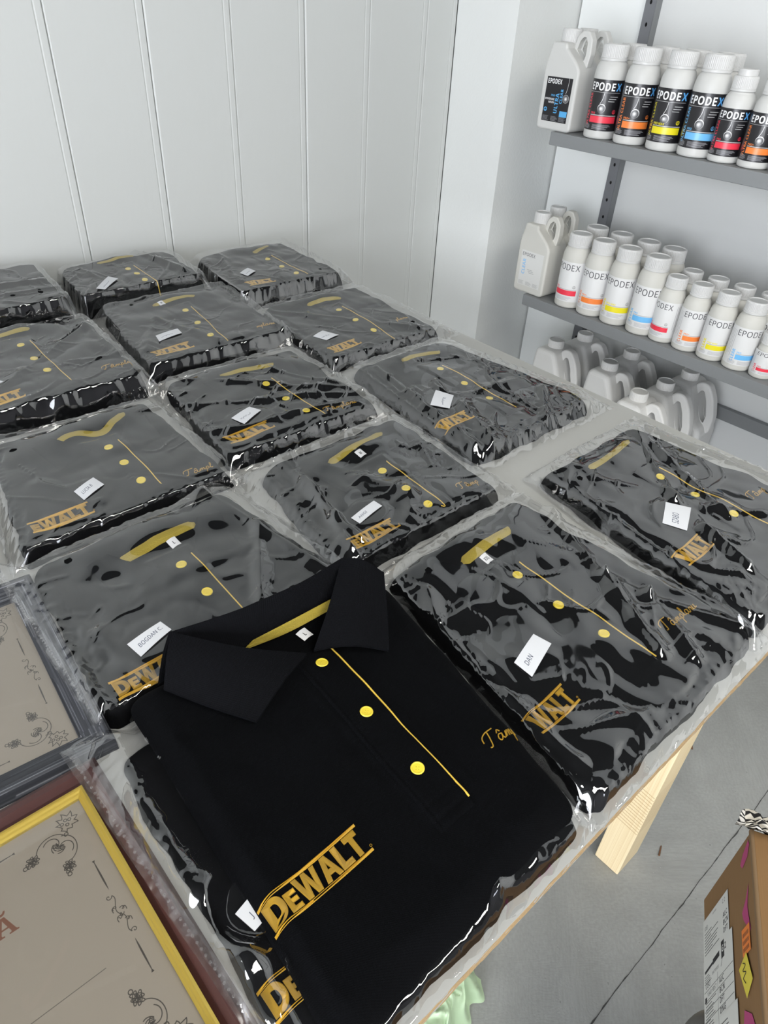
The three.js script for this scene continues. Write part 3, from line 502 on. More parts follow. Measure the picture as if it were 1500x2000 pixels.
nameTag(S_s3, [[0.868, -1.18], [0.906, -1.194], [0.92, -1.153], [0.88, -1.146]], '', 'small white tag on the bag along the right table edge', TAGS, 3);
nameTag(S_s2, [[0.585, -1.352], [0.64, -1.36], [0.636, -1.333], [0.578, -1.322]], '', 'small white tag in the middle of the fourth row', TAGS, 4);
nameTag(S_f3, [[0.93, -1.575], [0.97, -1.60], [0.972, -1.565], [0.935, -1.545]], '', 'small white tag on the bag at the far right corner', TAGS, 5);
nameTag(S_f2, [[0.585, -1.645], [0.645, -1.715], [0.655, -1.68], [0.6, -1.63]], '', 'white tag set aslant on a bag against the back wall', TAGS, 6);
nameTag(S_s1, [[0.2, -1.30], [0.25, -1.325], [0.262, -1.285], [0.21, -1.265]], '', 'white tag cut by the left picture edge on a bag with a thick front fold', TAGS, 7);
nameTag(S_front, [[0.105, -0.262], [0.15, -0.272], [0.155, -0.248], [0.11, -0.24]], 'J', 'white tag half hidden below the unwrapped shirt', TAGS, 8);

// the unwrapped shirt on top at the front
{
  const up = 0.0235, y0 = TABLE + up;
  const o = {
    seed: 15, lump: 0.0012, b1: [0.312, -0.415], T: 0.027, round: 0.02, up, neck: 0, n: 150, m: 170, mat: M.cloth, collarLeaves: false, body: [[0.126, -0.522], [0.470, -0.49], [0.408, -0.128], [0.108, -0.122]],
    label: 'unwrapped black polo shirt with yellow buttons and embroidery, lying at the front', group: undefined,
    lean: -0.05, buttons: [0.081, 0.162], pipe: 0.213, pipeR: 0.0011, size: { t: 'L', at: [0.009, -0.048] },
    logo: { t: 'DEWALT', u: -0.193, v: 0.166, len: 0.102, h: 0.027, tilt: 0.005 }, script: { t: 'TAmp', u: 0.062, v: 0.193, s: 0.0168 },
    cloth: [[[0.30, -0.40], [0.18, -0.20], 0.003, 0.03], [[0.42, -0.30], [0.36, -0.16], 0.003, 0.03]],
  };
  const { H } = makeShirt(o), t = scene.children[scene.children.length - 1], c = o.b1;
  const put = (n, g, m) => mesh(n, shift(g, [c[0], y0, c[1]]), m, t);
  const V = (a) => new THREE.Vector3(...a), curve = (l) => new THREE.CatmullRomCurve3(l.map(V));
  const sheet = (n, A, B, bulge, th = 0.0028, mt = M.collar) => {        // a doubled knit sheet ruled between two curves
    const a = curve(A), b = curve(B), nrm = new THREE.Vector3(), N = 34, K = 18;
    const top = (s, q) => { const p = a.getPoint(s), r = b.getPoint(s); p.lerp(r, q); p.y += bulge * Math.sin(Math.PI * Math.min(1, q * 1.05)) ; const fl = H(p.x, p.z) + y0; if (p.y < fl + 0.003) p.y = fl + 0.003; return p; };
    const g1 = grid(N, K, (s, q) => { const p = top(s, q); return [p.x, p.y, p.z, s * 0.16, q * 0.07]; });
    const g2 = grid(N, K, (s, q) => { const p = top(s, q); return [p.x, p.y - th, p.z, s * 0.16, q * 0.07]; });
    const rimP = []; for (let i = 0; i <= N; i++) rimP.push([i / N, 0]); for (let j = 1; j <= K; j++) rimP.push([1, j / K]); for (let i = N - 1; i >= 0; i--) rimP.push([i / N, 1]); for (let j = K - 1; j >= 0; j--) rimP.push([0, j / K]);
    const rim = grid(rimP.length - 1, 1, (s, q) => { const [u, v] = rimP[Math.round(s * (rimP.length - 1))], p = top(u, v); return [p.x, p.y - q * th, p.z]; });
    return put(n, mergeGeometries([g1, g2, rim]), mt);
  };
  sheet('collar', [[0.192, 0.866, -0.520], [0.246, 0.85, -0.468], [0.304, 0.832, -0.431]], [[0.160, 0.832, -0.485], [0.185, 0.829, -0.440], [0.213, 0.828, -0.393]], 0.006).userData.label = 'left collar leaf';
  sheet('collar', [[0.402, 0.876, -0.494], [0.352, 0.856, -0.455], [0.312, 0.832, -0.430]], [[0.436, 0.862, -0.455], [0.408, 0.838, -0.415], [0.380, 0.829, -0.380]], 0.008).userData.label = 'right collar leaf';
  sheet('collar_stand', [[0.190, 0.866, -0.521], [0.265, 0.868, -0.503], [0.338, 0.872, -0.493], [0.402, 0.876, -0.494]], [[0.205, 0.826, -0.512], [0.26, 0.829, -0.484], [0.308, 0.830, -0.478], [0.385, 0.831, -0.474]], 0.0);
  sheet('collar_fall', [[0.190, 0.866, -0.521], [0.265, 0.868, -0.503], [0.338, 0.872, -0.493], [0.402, 0.876, -0.494]], [[0.160, 0.825, -0.500], [0.25, 0.824, -0.528], [0.345, 0.824, -0.520], [0.438, 0.85, -0.462]], 0.006);
  const tl = curve([[0.252, 0.8265, -0.485], [0.307, 0.8275, -0.4755], [0.376, 0.830, -0.4725]]), th = curve([[0.266, 0.835, -0.4845], [0.313, 0.8395, -0.4795], [0.377, 0.842, -0.4765]]);
  const L = 0.13; put('neck_tape', grid(60, 4, (s, q) => { const p = tl.getPoint(s).lerp(th.getPoint(s), q); p.z += 0.004; return [p.x, p.y + 0.002, p.z, s * L * 40, q]; }), M.tape);
  // stitched placket on the chest
  const pl = grid(40, 160, (a, b) => { const v = lerp(-0.022, 0.222, b), x = c[0] + lerp(-0.024, 0.021, a) - 0.05 * Math.max(0, v), z = c[1] + v; return [x, y0 + H(x, z) + 0.0019 * smooth(0, 0.04, a) * smooth(1, 0.96, a) * smooth(1, 0.988, b) - 0.0007 * Math.exp(-((a - 0.12) ** 2) / 0.0006) * smooth(1, 0.985, b) - 0.0007 * Math.exp(-((b - 0.955) ** 2) / 0.00008) - 0.0007 * Math.exp(-((b - 0.895) ** 2) / 0.00008) + 0.0002, z, x, z]; });
  put('placket', pl, M.cloth).userData.label = 'button placket';
}
// ---------------------------------------------------------------- framed certificates on the table
{
  const scroll = (c, s) => {          // one corner ornament drawn round the origin, arms to the left and down
    c.lineWidth = 2.6 * s; c.strokeStyle = '#3c3833'; c.lineCap = 'round';
    for (const m of [0, 1]) {
      c.save(); if (m) { c.transform(0, -1, -1, 0, 0, 0); }
      c.beginPath(); for (let a = 0; a < 5.2; a += 0.15) { const r = (30 - 4.6 * a) * s, x = -52 * s + r * Math.cos(a - 2.6), y = 26 * s + r * Math.sin(a - 2.6); a ? c.lineTo(x, y) : c.moveTo(x, y); } c.stroke();
      c.beginPath(); c.moveTo(-10 * s, 20 * s); c.bezierCurveTo(-20 * s, -18 * s, -85 * s, -22 * s, -104 * s, 22 * s); c.stroke();
      for (const [x, y] of [[-112, 34], [-124, 30], [-118, 44], [-130, 42]]) { c.beginPath(); c.ellipse(x * s, y * s, 13 * s, 5 * s, 0.6, 0, TAU); c.stroke(); c.beginPath(); c.ellipse(x * s, y * s, 13 * s, 5 * s, -0.9, 0, TAU); c.stroke(); }
      c.beginPath(); c.arc(-146 * s, 46 * s, 6 * s, 0, TAU); c.stroke();
      for (let k = 0; k < 5; k++) { c.beginPath(); c.moveTo((-52 + 3 * k) * s, (24 + k) * s); c.quadraticCurveTo((-66 + 6 * k) * s, (36 + 2 * k) * s, (-60 + 9 * k) * s, (50 - 2 * k) * s); c.stroke(); }
      c.restore();
    }
    c.save(); c.rotate(Math.PI / 4 * 0); c.beginPath();
    const leaf = [[0, 8], [-14, -6], [-8, -14], [-22, -30], [-10, -30], [-14, -50], [2, -42], [6, -62], [20, -46], [36, -56], [32, -36], [48, -30], [34, -20], [42, -6], [22, -8], [18, 4], [4, -2]];
    leaf.forEach(([x, y], i) => (i ? c.quadraticCurveTo((x + leaf[i - 1][0]) / 2 * s + 3 * s, (y + leaf[i - 1][1]) / 2 * s, x * s, y * s) : c.moveTo(x * s, y * s))); c.closePath(); c.stroke();
    for (const [x, y] of [[-4, -26], [10, -34], [22, -30], [10, -16]]) { c.beginPath(); c.arc(x * s, y * s, 5 * s, 0, TAU); c.stroke(); }
    c.beginPath(); c.arc(-6 * s, 14 * s, 6 * s, 0, TAU); c.stroke(); c.restore();
  };
  const spear = (c, x, y0, y1, w) => { c.fillStyle = '#3c3833'; c.beginPath(); c.moveTo(x - 1, y0); c.lineTo(x + 1, y0); c.quadraticCurveTo(x + w, y0 + (y1 - y0) * 0.72, x + 0.5, y1); c.quadraticCurveTo(x - w, y0 + (y1 - y0) * 0.72, x - 1, y0); c.fill(); c.beginPath(); c.moveTo(x - w, y0 - 5); c.lineTo(x + w, y0 - 5); c.lineTo(x, y0 + 6); c.fill(); };
  const vine = (c, x, y, h) => {
    c.strokeStyle = '#3c3833'; c.lineWidth = 2.4;
    c.beginPath(); for (let a = 0; a < 7; a += 0.2) { const r = 11 - 1.5 * a; c.lineTo(x - 12 + r * Math.cos(a), y + 14 + r * Math.sin(a)); } c.stroke();
    c.beginPath(); c.moveTo(x - 1, y + 14); c.bezierCurveTo(x + 18, y + h * 0.2, x - 26, y + h * 0.35, x - 2, y + h * 0.5); c.bezierCurveTo(x + 26, y + h * 0.65, x - 18, y + h * 0.8, x + 4, y + h - 14); c.stroke();
    c.beginPath(); for (let a = 0; a < 7; a += 0.2) { const r = 11 - 1.5 * a; c.lineTo(x + 12 - r * Math.cos(a), y + h - 14 - r * Math.sin(a)); } c.stroke();
    for (const [dx, dy] of [[-10, 0.34], [10, 0.42], [-9, 0.56], [10, 0.66], [0, 0.5]]) { c.beginPath(); for (let a = 0; a < 5.5; a += 0.25) { const r = 9 - 1.4 * a; c.lineTo(x + dx + r * Math.cos(a + dx), y + dy * h + r * Math.sin(a + dx)); } c.stroke(); c.beginPath(); c.moveTo(x + dx, y + dy * h); c.quadraticCurveTo(x + dx * 2.4, y + dy * h - 10, x + dx * 2, y + dy * h + 12); c.stroke(); }
  };
  const certificate = (withText) => canvasTex(1400, 980, (c, w, h) => {
    c.fillStyle = '#8f877b'; c.fillRect(0, 0, w, h);
    const r = rng(8); c.lineWidth = 20;
    for (let i = 0; i < 26; i++) { c.strokeStyle = `rgba(160,152,140,${0.05 + 0.1 * r()})`; c.beginPath(); const x = r() * w, y = r() * h; c.moveTo(x, y); c.bezierCurveTo(x + 300 * (r() - 0.5), y + 300 * (r() - 0.5), x + 300 * (r() - 0.5), y + 300 * (r() - 0.5), x + 500 * (r() - 0.5), y + 500 * (r() - 0.5)); c.stroke(); }
    for (const [sx, sy] of [[1, 1], [-1, 1], [1, -1], [-1, -1]]) {
      c.save(); c.translate(w / 2, h / 2); c.scale(sx, sy); c.translate(w / 2 - 90, -h / 2 + 92); scroll(c, 1.12); c.restore();
      c.save(); c.translate(w / 2, h / 2); c.scale(sx, sy); spear(c, w / 2 - 62, -h / 2 + 268, -h / 2 + 392, 5); c.rotate(Math.PI / 2); spear(c, -h / 2 + 62, -(w / 2 - 268), -(w / 2 - 420), 5); c.restore();
    }
    vine(c, w - 62, h / 2 - 88, 176); vine(c, 62, h / 2 - 88, 176);
    c.fillStyle = '#3c3833'; c.fillRect(420, 61, 560, 2); c.fillRect(420, h - 63, 560, 2);
    if (withText) {
      c.fillStyle = '#6e4a3a'; c.font = 'bold 92px serif'; c.textAlign = 'right'; c.fillText('\u0102', w - 335, 322);
      c.fillStyle = '#5a554d'; c.fillRect(500, 612, 770 - 40, 2.5);
      c.fillStyle = '#4a463f'; c.font = 'italic bold 44px serif'; c.fillText('ul', w - 372, 712);
    }
  });
  const grain = canvasTex(512, 128, (c, w, h) => { c.fillStyle = '#34363b'; c.fillRect(0, 0, w, h); const r = rng(2); for (let i = 0; i < 260; i++) { const v = 16 + r() * r() * 215; c.fillStyle = `rgba(${v},${v + 2},${v + 8},${0.35 + 0.6 * r()})`; c.fillRect(r() * w - 60, r() * h, 40 + 200 * r(), 0.6 + 1.3 * r()); } });
  grain.wrapS = grain.wrapT = THREE.RepeatWrapping;
  const greyWood = std({ roughness: 0.6, map: grain }), redWood = phys({ color: lin(0.060, 0.014, 0.010), roughness: 0.38, clearcoat: 0.35, clearcoatRoughness: 0.3, bumpMap: repeat(plasterBump, 10, 10), bumpScale: 0.0006 });
  const gold = std({ color: lin(0.72, 0.53, 0.10), roughness: 0.38, metalness: 0.55, bumpMap: repeat(plasterBump, 14, 14), bumpScale: 0.0012 });
  const glassM = phys({ color: 0xffffff, transmission: 1, thickness: 0, ior: 1.5, roughness: 0.03 });
  function rails(g, iw, ih, prof, mat, name) {      // mitred mouldings round an opening iw x ih centred on 0; prof: [out, height]
    for (const [len, other, turn] of [[iw, ih, 0], [ih, iw, 1], [iw, ih, 2], [ih, iw, 3]]) {
      const n = prof.length, p = [], uv = [], ix = [];
      prof.forEach(([o, y], i) => { for (const e of [-1, 1]) { p.push(e * (len / 2 + o), y, other / 2 + o); uv.push(e * (len / 2 + o) * 3 + turn * 0.37, i / n * 0.9 + turn * 0.23); } });
      for (let i = 0; i < n; i++) { const a = i * 2, b = ((i + 1) % n) * 2; ix.push(a, b, a + 1, a + 1, b, b + 1); }
      for (const e of [0, 1]) for (let i = 1; i + 1 < n; i++) ix.push(e, 2 * i + e, 2 * (i + 1) + e);
      let q = new THREE.BufferGeometry(); q.setAttribute('position', new THREE.Float32BufferAttribute(p, 3)); q.setAttribute('uv', new THREE.Float32BufferAttribute(uv, 2)); q.setIndex(ix); q = q.toNonIndexed(); q.computeVertexNormals();
      mesh(name, q, mat, g).rotation.y = turn * Math.PI / 2;
    }
  }
  const frameThing = (label, x, z, turn, iw, ih, profs, text) => {
    const g = thing('picture_frame', label, 'frame', [x, TABLE, z], turn);
    for (const [n, prof, m] of profs) rails(g, iw, ih, prof, m, n);
    mesh('backing_board', box(iw + 0.02, 0.003, ih + 0.02, 0, 0.0035, 0), M.chipboard, g);
    const pg = new THREE.PlaneGeometry(iw + 0.004, ih + 0.004); pg.rotateX(-Math.PI / 2); pg.translate(0, 0.0062, 0);
    mesh('certificate', pg, std({ roughness: 0.8, map: certificate(text) }), g).userData.label = 'printed certificate with scroll ornaments';
    mesh('glass_pane', box(iw + 0.004, 0.0015, ih + 0.004, 0, 0.0085, 0), glassM, g);
    return g;
  };
  const greyProf = [[0, 0.006], [0, 0.0095], [0.004, 0.0105], [0.006, 0.0135], [0.012, 0.0145], [0.014, 0.0165], [0.022, 0.0185], [0.024, 0.0205], [0.027, 0.0205], [0.0295, 0.0175], [0.030, 0.0]];
  const ih = 0.248, iw = 0.352;
  frameThing('grey wood-grained frame with a certificate, left of the bagged shirts', -0.0903, -0.6613, -0.07, iw, ih, [['frame_rail', greyProf, greyWood]], false);
  const goldProf = [[0, 0.006], [0, 0.010], [0.002, 0.0112], [0.003, 0.0130], [0.0048, 0.0140], [0.0055, 0.0155], [0.0078, 0.0152], [0.008, 0.003]];
  const redProf = [[0.008, 0.003], [0.008, 0.0125], [0.0125, 0.0135], [0.0175, 0.0200], [0.0222, 0.0220], [0.0265, 0.0200], [0.0298, 0.0145], [0.030, 0.0]];
  const iw2 = 0.352;
  frameThing('red-brown frame with a gold inner edge at the lower left', 0.0490 - iw2 / 2, -0.3345, 0, iw2, ih, [['gold_slip', goldProf, gold], ['frame_rail', redProf, redWood]], true);
  const dark = std({ color: lin(0.012, 0.012, 0.013), roughness: 0.5 });
  frameThing('black frame mostly hidden under a bag at the left picture edge', 0.075 - iw / 2, -0.985, -0.03, iw, 0.2, [['frame_rail', greyProf.map(([a, b]) => [a, b * 0.9]), dark]], false);
}

// ---------------------------------------------------------------- shelves on the right wall
const SX = 1.885, SH = [1.121, 0.643, 0.163];
{
  const t = thing('steel_shelving', 'grey slotted steel shelf unit with rows of white bottles', 'shelf', [2.09, 0, -0.6]);
  const zL = -1.386, zR = 0.35;
  const lip = 0.033;
  SH.forEach((y) => {
    const s = mergeGeometries([rbox(X1 - 0.02 - SX, 0.0022, zR - zL, 0.0006, (SX + X1 - 0.02) / 2 - 2.09, y - 0.0011, (zL + zR) / 2 + 0.6, 1), rbox(0.0022, lip, zR - zL, 0.0006, SX - 2.09, y - lip / 2, (zL + zR) / 2 + 0.6, 1), rbox(0.012, 0.002, zR - zL, 0.0006, SX + 0.006 - 2.09, y - lip, (zL + zR) / 2 + 0.6, 1), rbox(X1 - 0.02 - SX, lip, 0.0022, 0.0006, (SX + X1 - 0.02) / 2 - 2.09, y - lip / 2, zL + 0.6, 1)]);
    mesh('shelf_board', s, M.steel, t);
  });
  // back rail under the second shelf
  mesh('back_rail', rbox(0.02, 0.043, 1.9, 0.001, X1 - 0.012 - 2.09, 0.335, -0.15 + 0.6, 1), M.steel, t);
  for (const z of [-1.39, 0.34]) {
    // slotted angle: a holed flange facing the room and one turned along the wall
    const s = new THREE.Shape(); s.moveTo(-0.0175, 0); s.lineTo(0.0175, 0); s.lineTo(0.0175, 2.2); s.lineTo(-0.0175, 2.2);
    for (let y = 0.02; y < 2.18; y += 0.0545) { const h = new THREE.Path(); h.absellipse(0, y, 0.0042, 0.0055, 0, TAU); s.holes.push(h); }
    const f = new THREE.ExtrudeGeometry(s, { depth: 0.002, bevelEnabled: false, curveSegments: 10 }); f.rotateY(-Math.PI / 2); f.translate(X1 - 0.031 - 2.09, 0, z + 0.6);
    const p = mesh('post', f, M.steelDark, t);
    mesh('post_flange', box(0.030, 2.2, 0.002, X1 - 0.016 - 2.09, 1.1, z + 0.0175 + 0.6), M.steel, p);
    mesh('hole_backing', box(0.0008, 2.2, 0.030, X1 - 0.0282 - 2.09, 1.1, z + 0.6), M.hole, p);
  }
}

{   // white boards fixed on the wall between the pillar and the post
  const t = thing('wall_panel', 'white board on the wall between the corner pillar and the slotted post', 'panel', [X1 - 0.012, 0, -1.53]);
  const g = rbox(0.012, 1.7, 0.228, 0.002, 0, 0.93, 0); mesh('panel_board', g, std({ color: lin(0.84, 0.86, 0.85), roughness: 0.6 }), t);
}

// ---------------------------------------------------------------- bottles
const COL = { red: '#e8354a', orange: '#f0833a', yellow: '#e6d81f', blue: '#6db6e8' };
function bottleLabel(color, dark, word, blurb) {
  const fg = dark ? '#f2f2f2' : '#3c3c40', bg = dark ? '#17161a' : null, ac = COL[color];
  return canvasTex(640, 440, (c, w, h) => {
    c.fillStyle = bg ?? '#d9d9d8'; c.fillRect(0, 0, w, h);
    c.fillStyle = fg; c.font = `${dark ? 'bold ' : ''}92px sans-serif`; c.textAlign = 'left';
    c.save(); c.translate(120, 92); c.scale(1.0, 1); c.fillText('EPODE', 0, 0, 270); c.fillStyle = dark ? '#5aa7e6' : fg; c.fillText('X', 276, 0, 58); c.restore();
    if (dark) { c.fillStyle = '#ddd'; c.fillRect(105, 106, 345, 2.5); }
    c.save(); c.translate(dark ? 164 : 166, 404); c.rotate(-Math.PI / 2); c.fillStyle = ac; c.font = 'bold 50px sans-serif'; c.fillText(word, 0, 0, dark ? 285 : 170); c.restore();
    if (dark) {        // the printed drop
      c.strokeStyle = '#d8d8d8'; c.lineWidth = 5; c.beginPath(); c.moveTo(292, 112); c.quadraticCurveTo(292, 170, 266, 206); c.stroke();
      c.strokeStyle = '#8a8a8a'; c.lineWidth = 3; c.beginPath(); c.moveTo(300, 112); c.quadraticCurveTo(310, 170, 314, 210); c.stroke();
      const g = c.createRadialGradient(282, 244, 4, 288, 250, 42); g.addColorStop(0, '#f5f5f5'); g.addColorStop(0.35, '#8d8d8f'); g.addColorStop(0.7, '#3a3a3c'); g.addColorStop(1, '#f0f0f0');
      c.fillStyle = g; c.beginPath(); c.arc(288, 244, 40, 0, TAU); c.fill();
      c.fillStyle = '#bbb'; for (let k = 0; k < 3; k++) c.fillRect(352 - 6 * k, 138 + 20 * k, 80 - 8 * k, 5);
    }
    c.fillStyle = ac; c.fillRect(182, 312, 270, 58); c.font = 'bold 26px sans-serif'; c.fillText(blurb, 184, 296, 130);
    c.strokeStyle = dark ? ac : '#9a9a9a'; c.lineWidth = 4; c.beginPath(); c.arc(418, 270, 16, 0, TAU); c.stroke(); c.beginPath(); c.moveTo(418, 260); c.lineTo(409, 280); c.lineTo(427, 280); c.closePath(); c.stroke();
    c.fillStyle = dark ? '#c8c8c8' : '#a5a5a8'; c.fillRect(184, 301, 268, 6);
    const r = rng(4); c.fillStyle = dark ? '#8e8e92' : '#b4b4b6';
    for (let k = 0; k < 5; k++) { c.fillRect(112, 386 + k * 9, 90 - 20 * r(), 4.5); c.fillRect(226, 386 + k * 9, 190 - 60 * r(), 4.5); }
    for (const x0 of [20, 500]) for (let k = 0; k < 5; k++) { c.fillRect(x0 + k * 22, 40, 6, 360 - 90 * r()); }
  });
}
const labelMats = {};
const bottleLabelMat = (color, dark) => labelMats[color + dark] ??= phys({ roughness: dark ? 0.35 : 0.45, clearcoat: dark ? 0.3 : 0, clearcoatRoughness: 0.25, map: bottleLabel(color, dark, dark ? 'ULTRA CLEAR' : 'CLEAR', { red: 'PRO', orange: 'PRO+', yellow: 'PRO MAX', blue: 'PRO' }[color]) });
function capGeo(r, h, ribs = 44) {
  const seg = ribs * 6, prof = [[r * 1.03, 0], [r * 1.03, h * 0.14], [r * 0.985, h * 0.17], [r, h * 0.24], [r, h * 0.86], [r * 0.955, h * 0.97], [r * 0.9, h], [r * 0.83, h], [r * 0.80, h * 0.93], [0.0001, h * 0.93]];
  const g = grid(seg, prof.length - 1, (a, b) => { const i = Math.round(b * (prof.length - 1)), th = a * TAU; let rr = prof[i][0]; if (i >= 3 && i <= 4) rr *= 1 - 0.022 * Math.pow(Math.abs(Math.sin(th * ribs / 2)), 6); return [rr * Math.sin(th), prof[i][1], rr * Math.cos(th)]; });
  const flat = g.toNonIndexed(); flat.computeVertexNormals(); return flat;
}
const lathe = (pts, seg = 48) => new THREE.LatheGeometry(pts.map(([r, y]) => new THREE.Vector2(Math.max(r, 1e-4), y)), seg);
function roundBottle(k, label, group, x, y, z, color, dark, turn = 0, capK = 1) {        // k: tall, small or tiny
  const D = { tall: { r: 0.0435, H: 0.221, cr: 0.0345, ch: 0.037, l0: 0.021, l1: 0.142 }, small: { r: 0.0375, H: 0.184, cr: 0.0285, ch: 0.031, l0: 0.016, l1: 0.118 }, tiny: { r: 0.031, H: 0.118, cr: 0.0255, ch: 0.028, l0: 0.012, l1: 0.074 } }[k];
  const t = thing('resin_bottle', label, 'bottle', [x, y, z], turn, group), { r, H: h, cr, ch } = D, b = h - ch;
  const body = k === 'tall' ? [[0, 0.002], [r * 0.9, 0], [r * 0.97, 0.0025], [r, 0.008], [r, b - 0.036], [r * 0.985, b - 0.026], [r * 0.93, b - 0.014], [r * 0.86, b - 0.006], [cr * 0.98, b - 0.001], [cr * 0.93, b + 0.004], [0, b + 0.004]]
    : [[0, 0.002], [r * 0.9, 0], [r * 0.97, 0.0025], [r, 0.007], [r, b - 0.034], [r * 0.96, b - 0.030], [r * 0.965, b - 0.024], [r * 0.9, b - 0.013], [r * 0.8, b - 0.006], [cr * 0.97, b - 0.004], [cr * 0.97, b + 0.003], [0, b + 0.003]];
  mesh('bottle_body', lathe(body), dark ? M.hdpe : M.hdpeOld, t);
  const lg = new THREE.CylinderGeometry(r + 0.0004, r + 0.0004, D.l1 - D.l0, 64, 1, true, Math.PI * 1.5 - 2.05, 4.1); lg.rotateY(0.5); lg.translate(0, (D.l0 + D.l1) / 2, 0);
  mesh('label', lg, bottleLabelMat(color, dark), t);
  const cap = mesh('cap', capGeo(cr, ch), M.cap, t); cap.position.y = b; cap.rotation.y = x * 40;
  const disc = new THREE.CircleGeometry(cr * 0.79, 32); disc.rotateX(-Math.PI / 2); mesh('cap_disc', disc, M.capTop, cap).position.y = ch * 0.936;
  if (capK > 1) mesh('cap_step', lathe([[cr * 0.8, 0], [cr * 0.8, 0.014], [cr * 0.75, 0.016], [cr * 0.66, 0.016], [cr * 0.64, 0.014], [0, 0.014]]), M.cap, cap).position.y = ch * 0.93;
  return t;
}
function loopHandle(pts, inner, depth, bevel) {
  const s = new THREE.Shape(pts.map((p) => new THREE.Vector2(...p))); s.holes.push(new THREE.Path(inner.map((p) => new THREE.Vector2(...p))));
  const g = new THREE.ExtrudeGeometry(s, { depth: depth - 2 * bevel, bevelEnabled: true, bevelSize: bevel, bevelThickness: bevel, bevelSegments: 4, curveSegments: 6 });
  g.translate(0, 0, -depth / 2 + bevel); g.rotateY(-Math.PI / 2); return g;        // x of the outline becomes z, the depth lies along x
}
function slab(pts, depth, bevel) { const s = new THREE.Shape(pts.map((p) => new THREE.Vector2(...p))); const g = new THREE.ExtrudeGeometry(s, { depth: depth - 2 * bevel, bevelEnabled: true, bevelSize: bevel, bevelThickness: bevel, bevelSegments: 5, curveSegments: 8 }); g.translate(0, 0, -depth / 2 + bevel); g.rotateY(-Math.PI / 2); return g; }
function roundPoly(pts, rad) {       // round the corners of an outline
  const out = [], n = pts.length;
  for (let i = 0; i < n; i++) { const p = pts[i], a = pts[(i + n - 1) % n], b = pts[(i + 1) % n], la = Math.hypot(a[0] - p[0], a[1] - p[1]), lb = Math.hypot(b[0] - p[0], b[1] - p[1]), r = Math.min(p[2] ?? rad, la / 2.1, lb / 2.1), A = [p[0] + (a[0] - p[0]) / la * r, p[1] + (a[1] - p[1]) / la * r], B = [p[0] + (b[0] - p[0]) / lb * r, p[1] + (b[1] - p[1]) / lb * r]; for (let k = 0; k <= 6; k++) { const t = k / 6; out.push([(1 - t) * (1 - t) * A[0] + 2 * t * (1 - t) * p[0] + t * t * B[0], (1 - t) * (1 - t) * A[1] + 2 * t * (1 - t) * p[1] + t * t * B[1]]); } }
  return out;
}
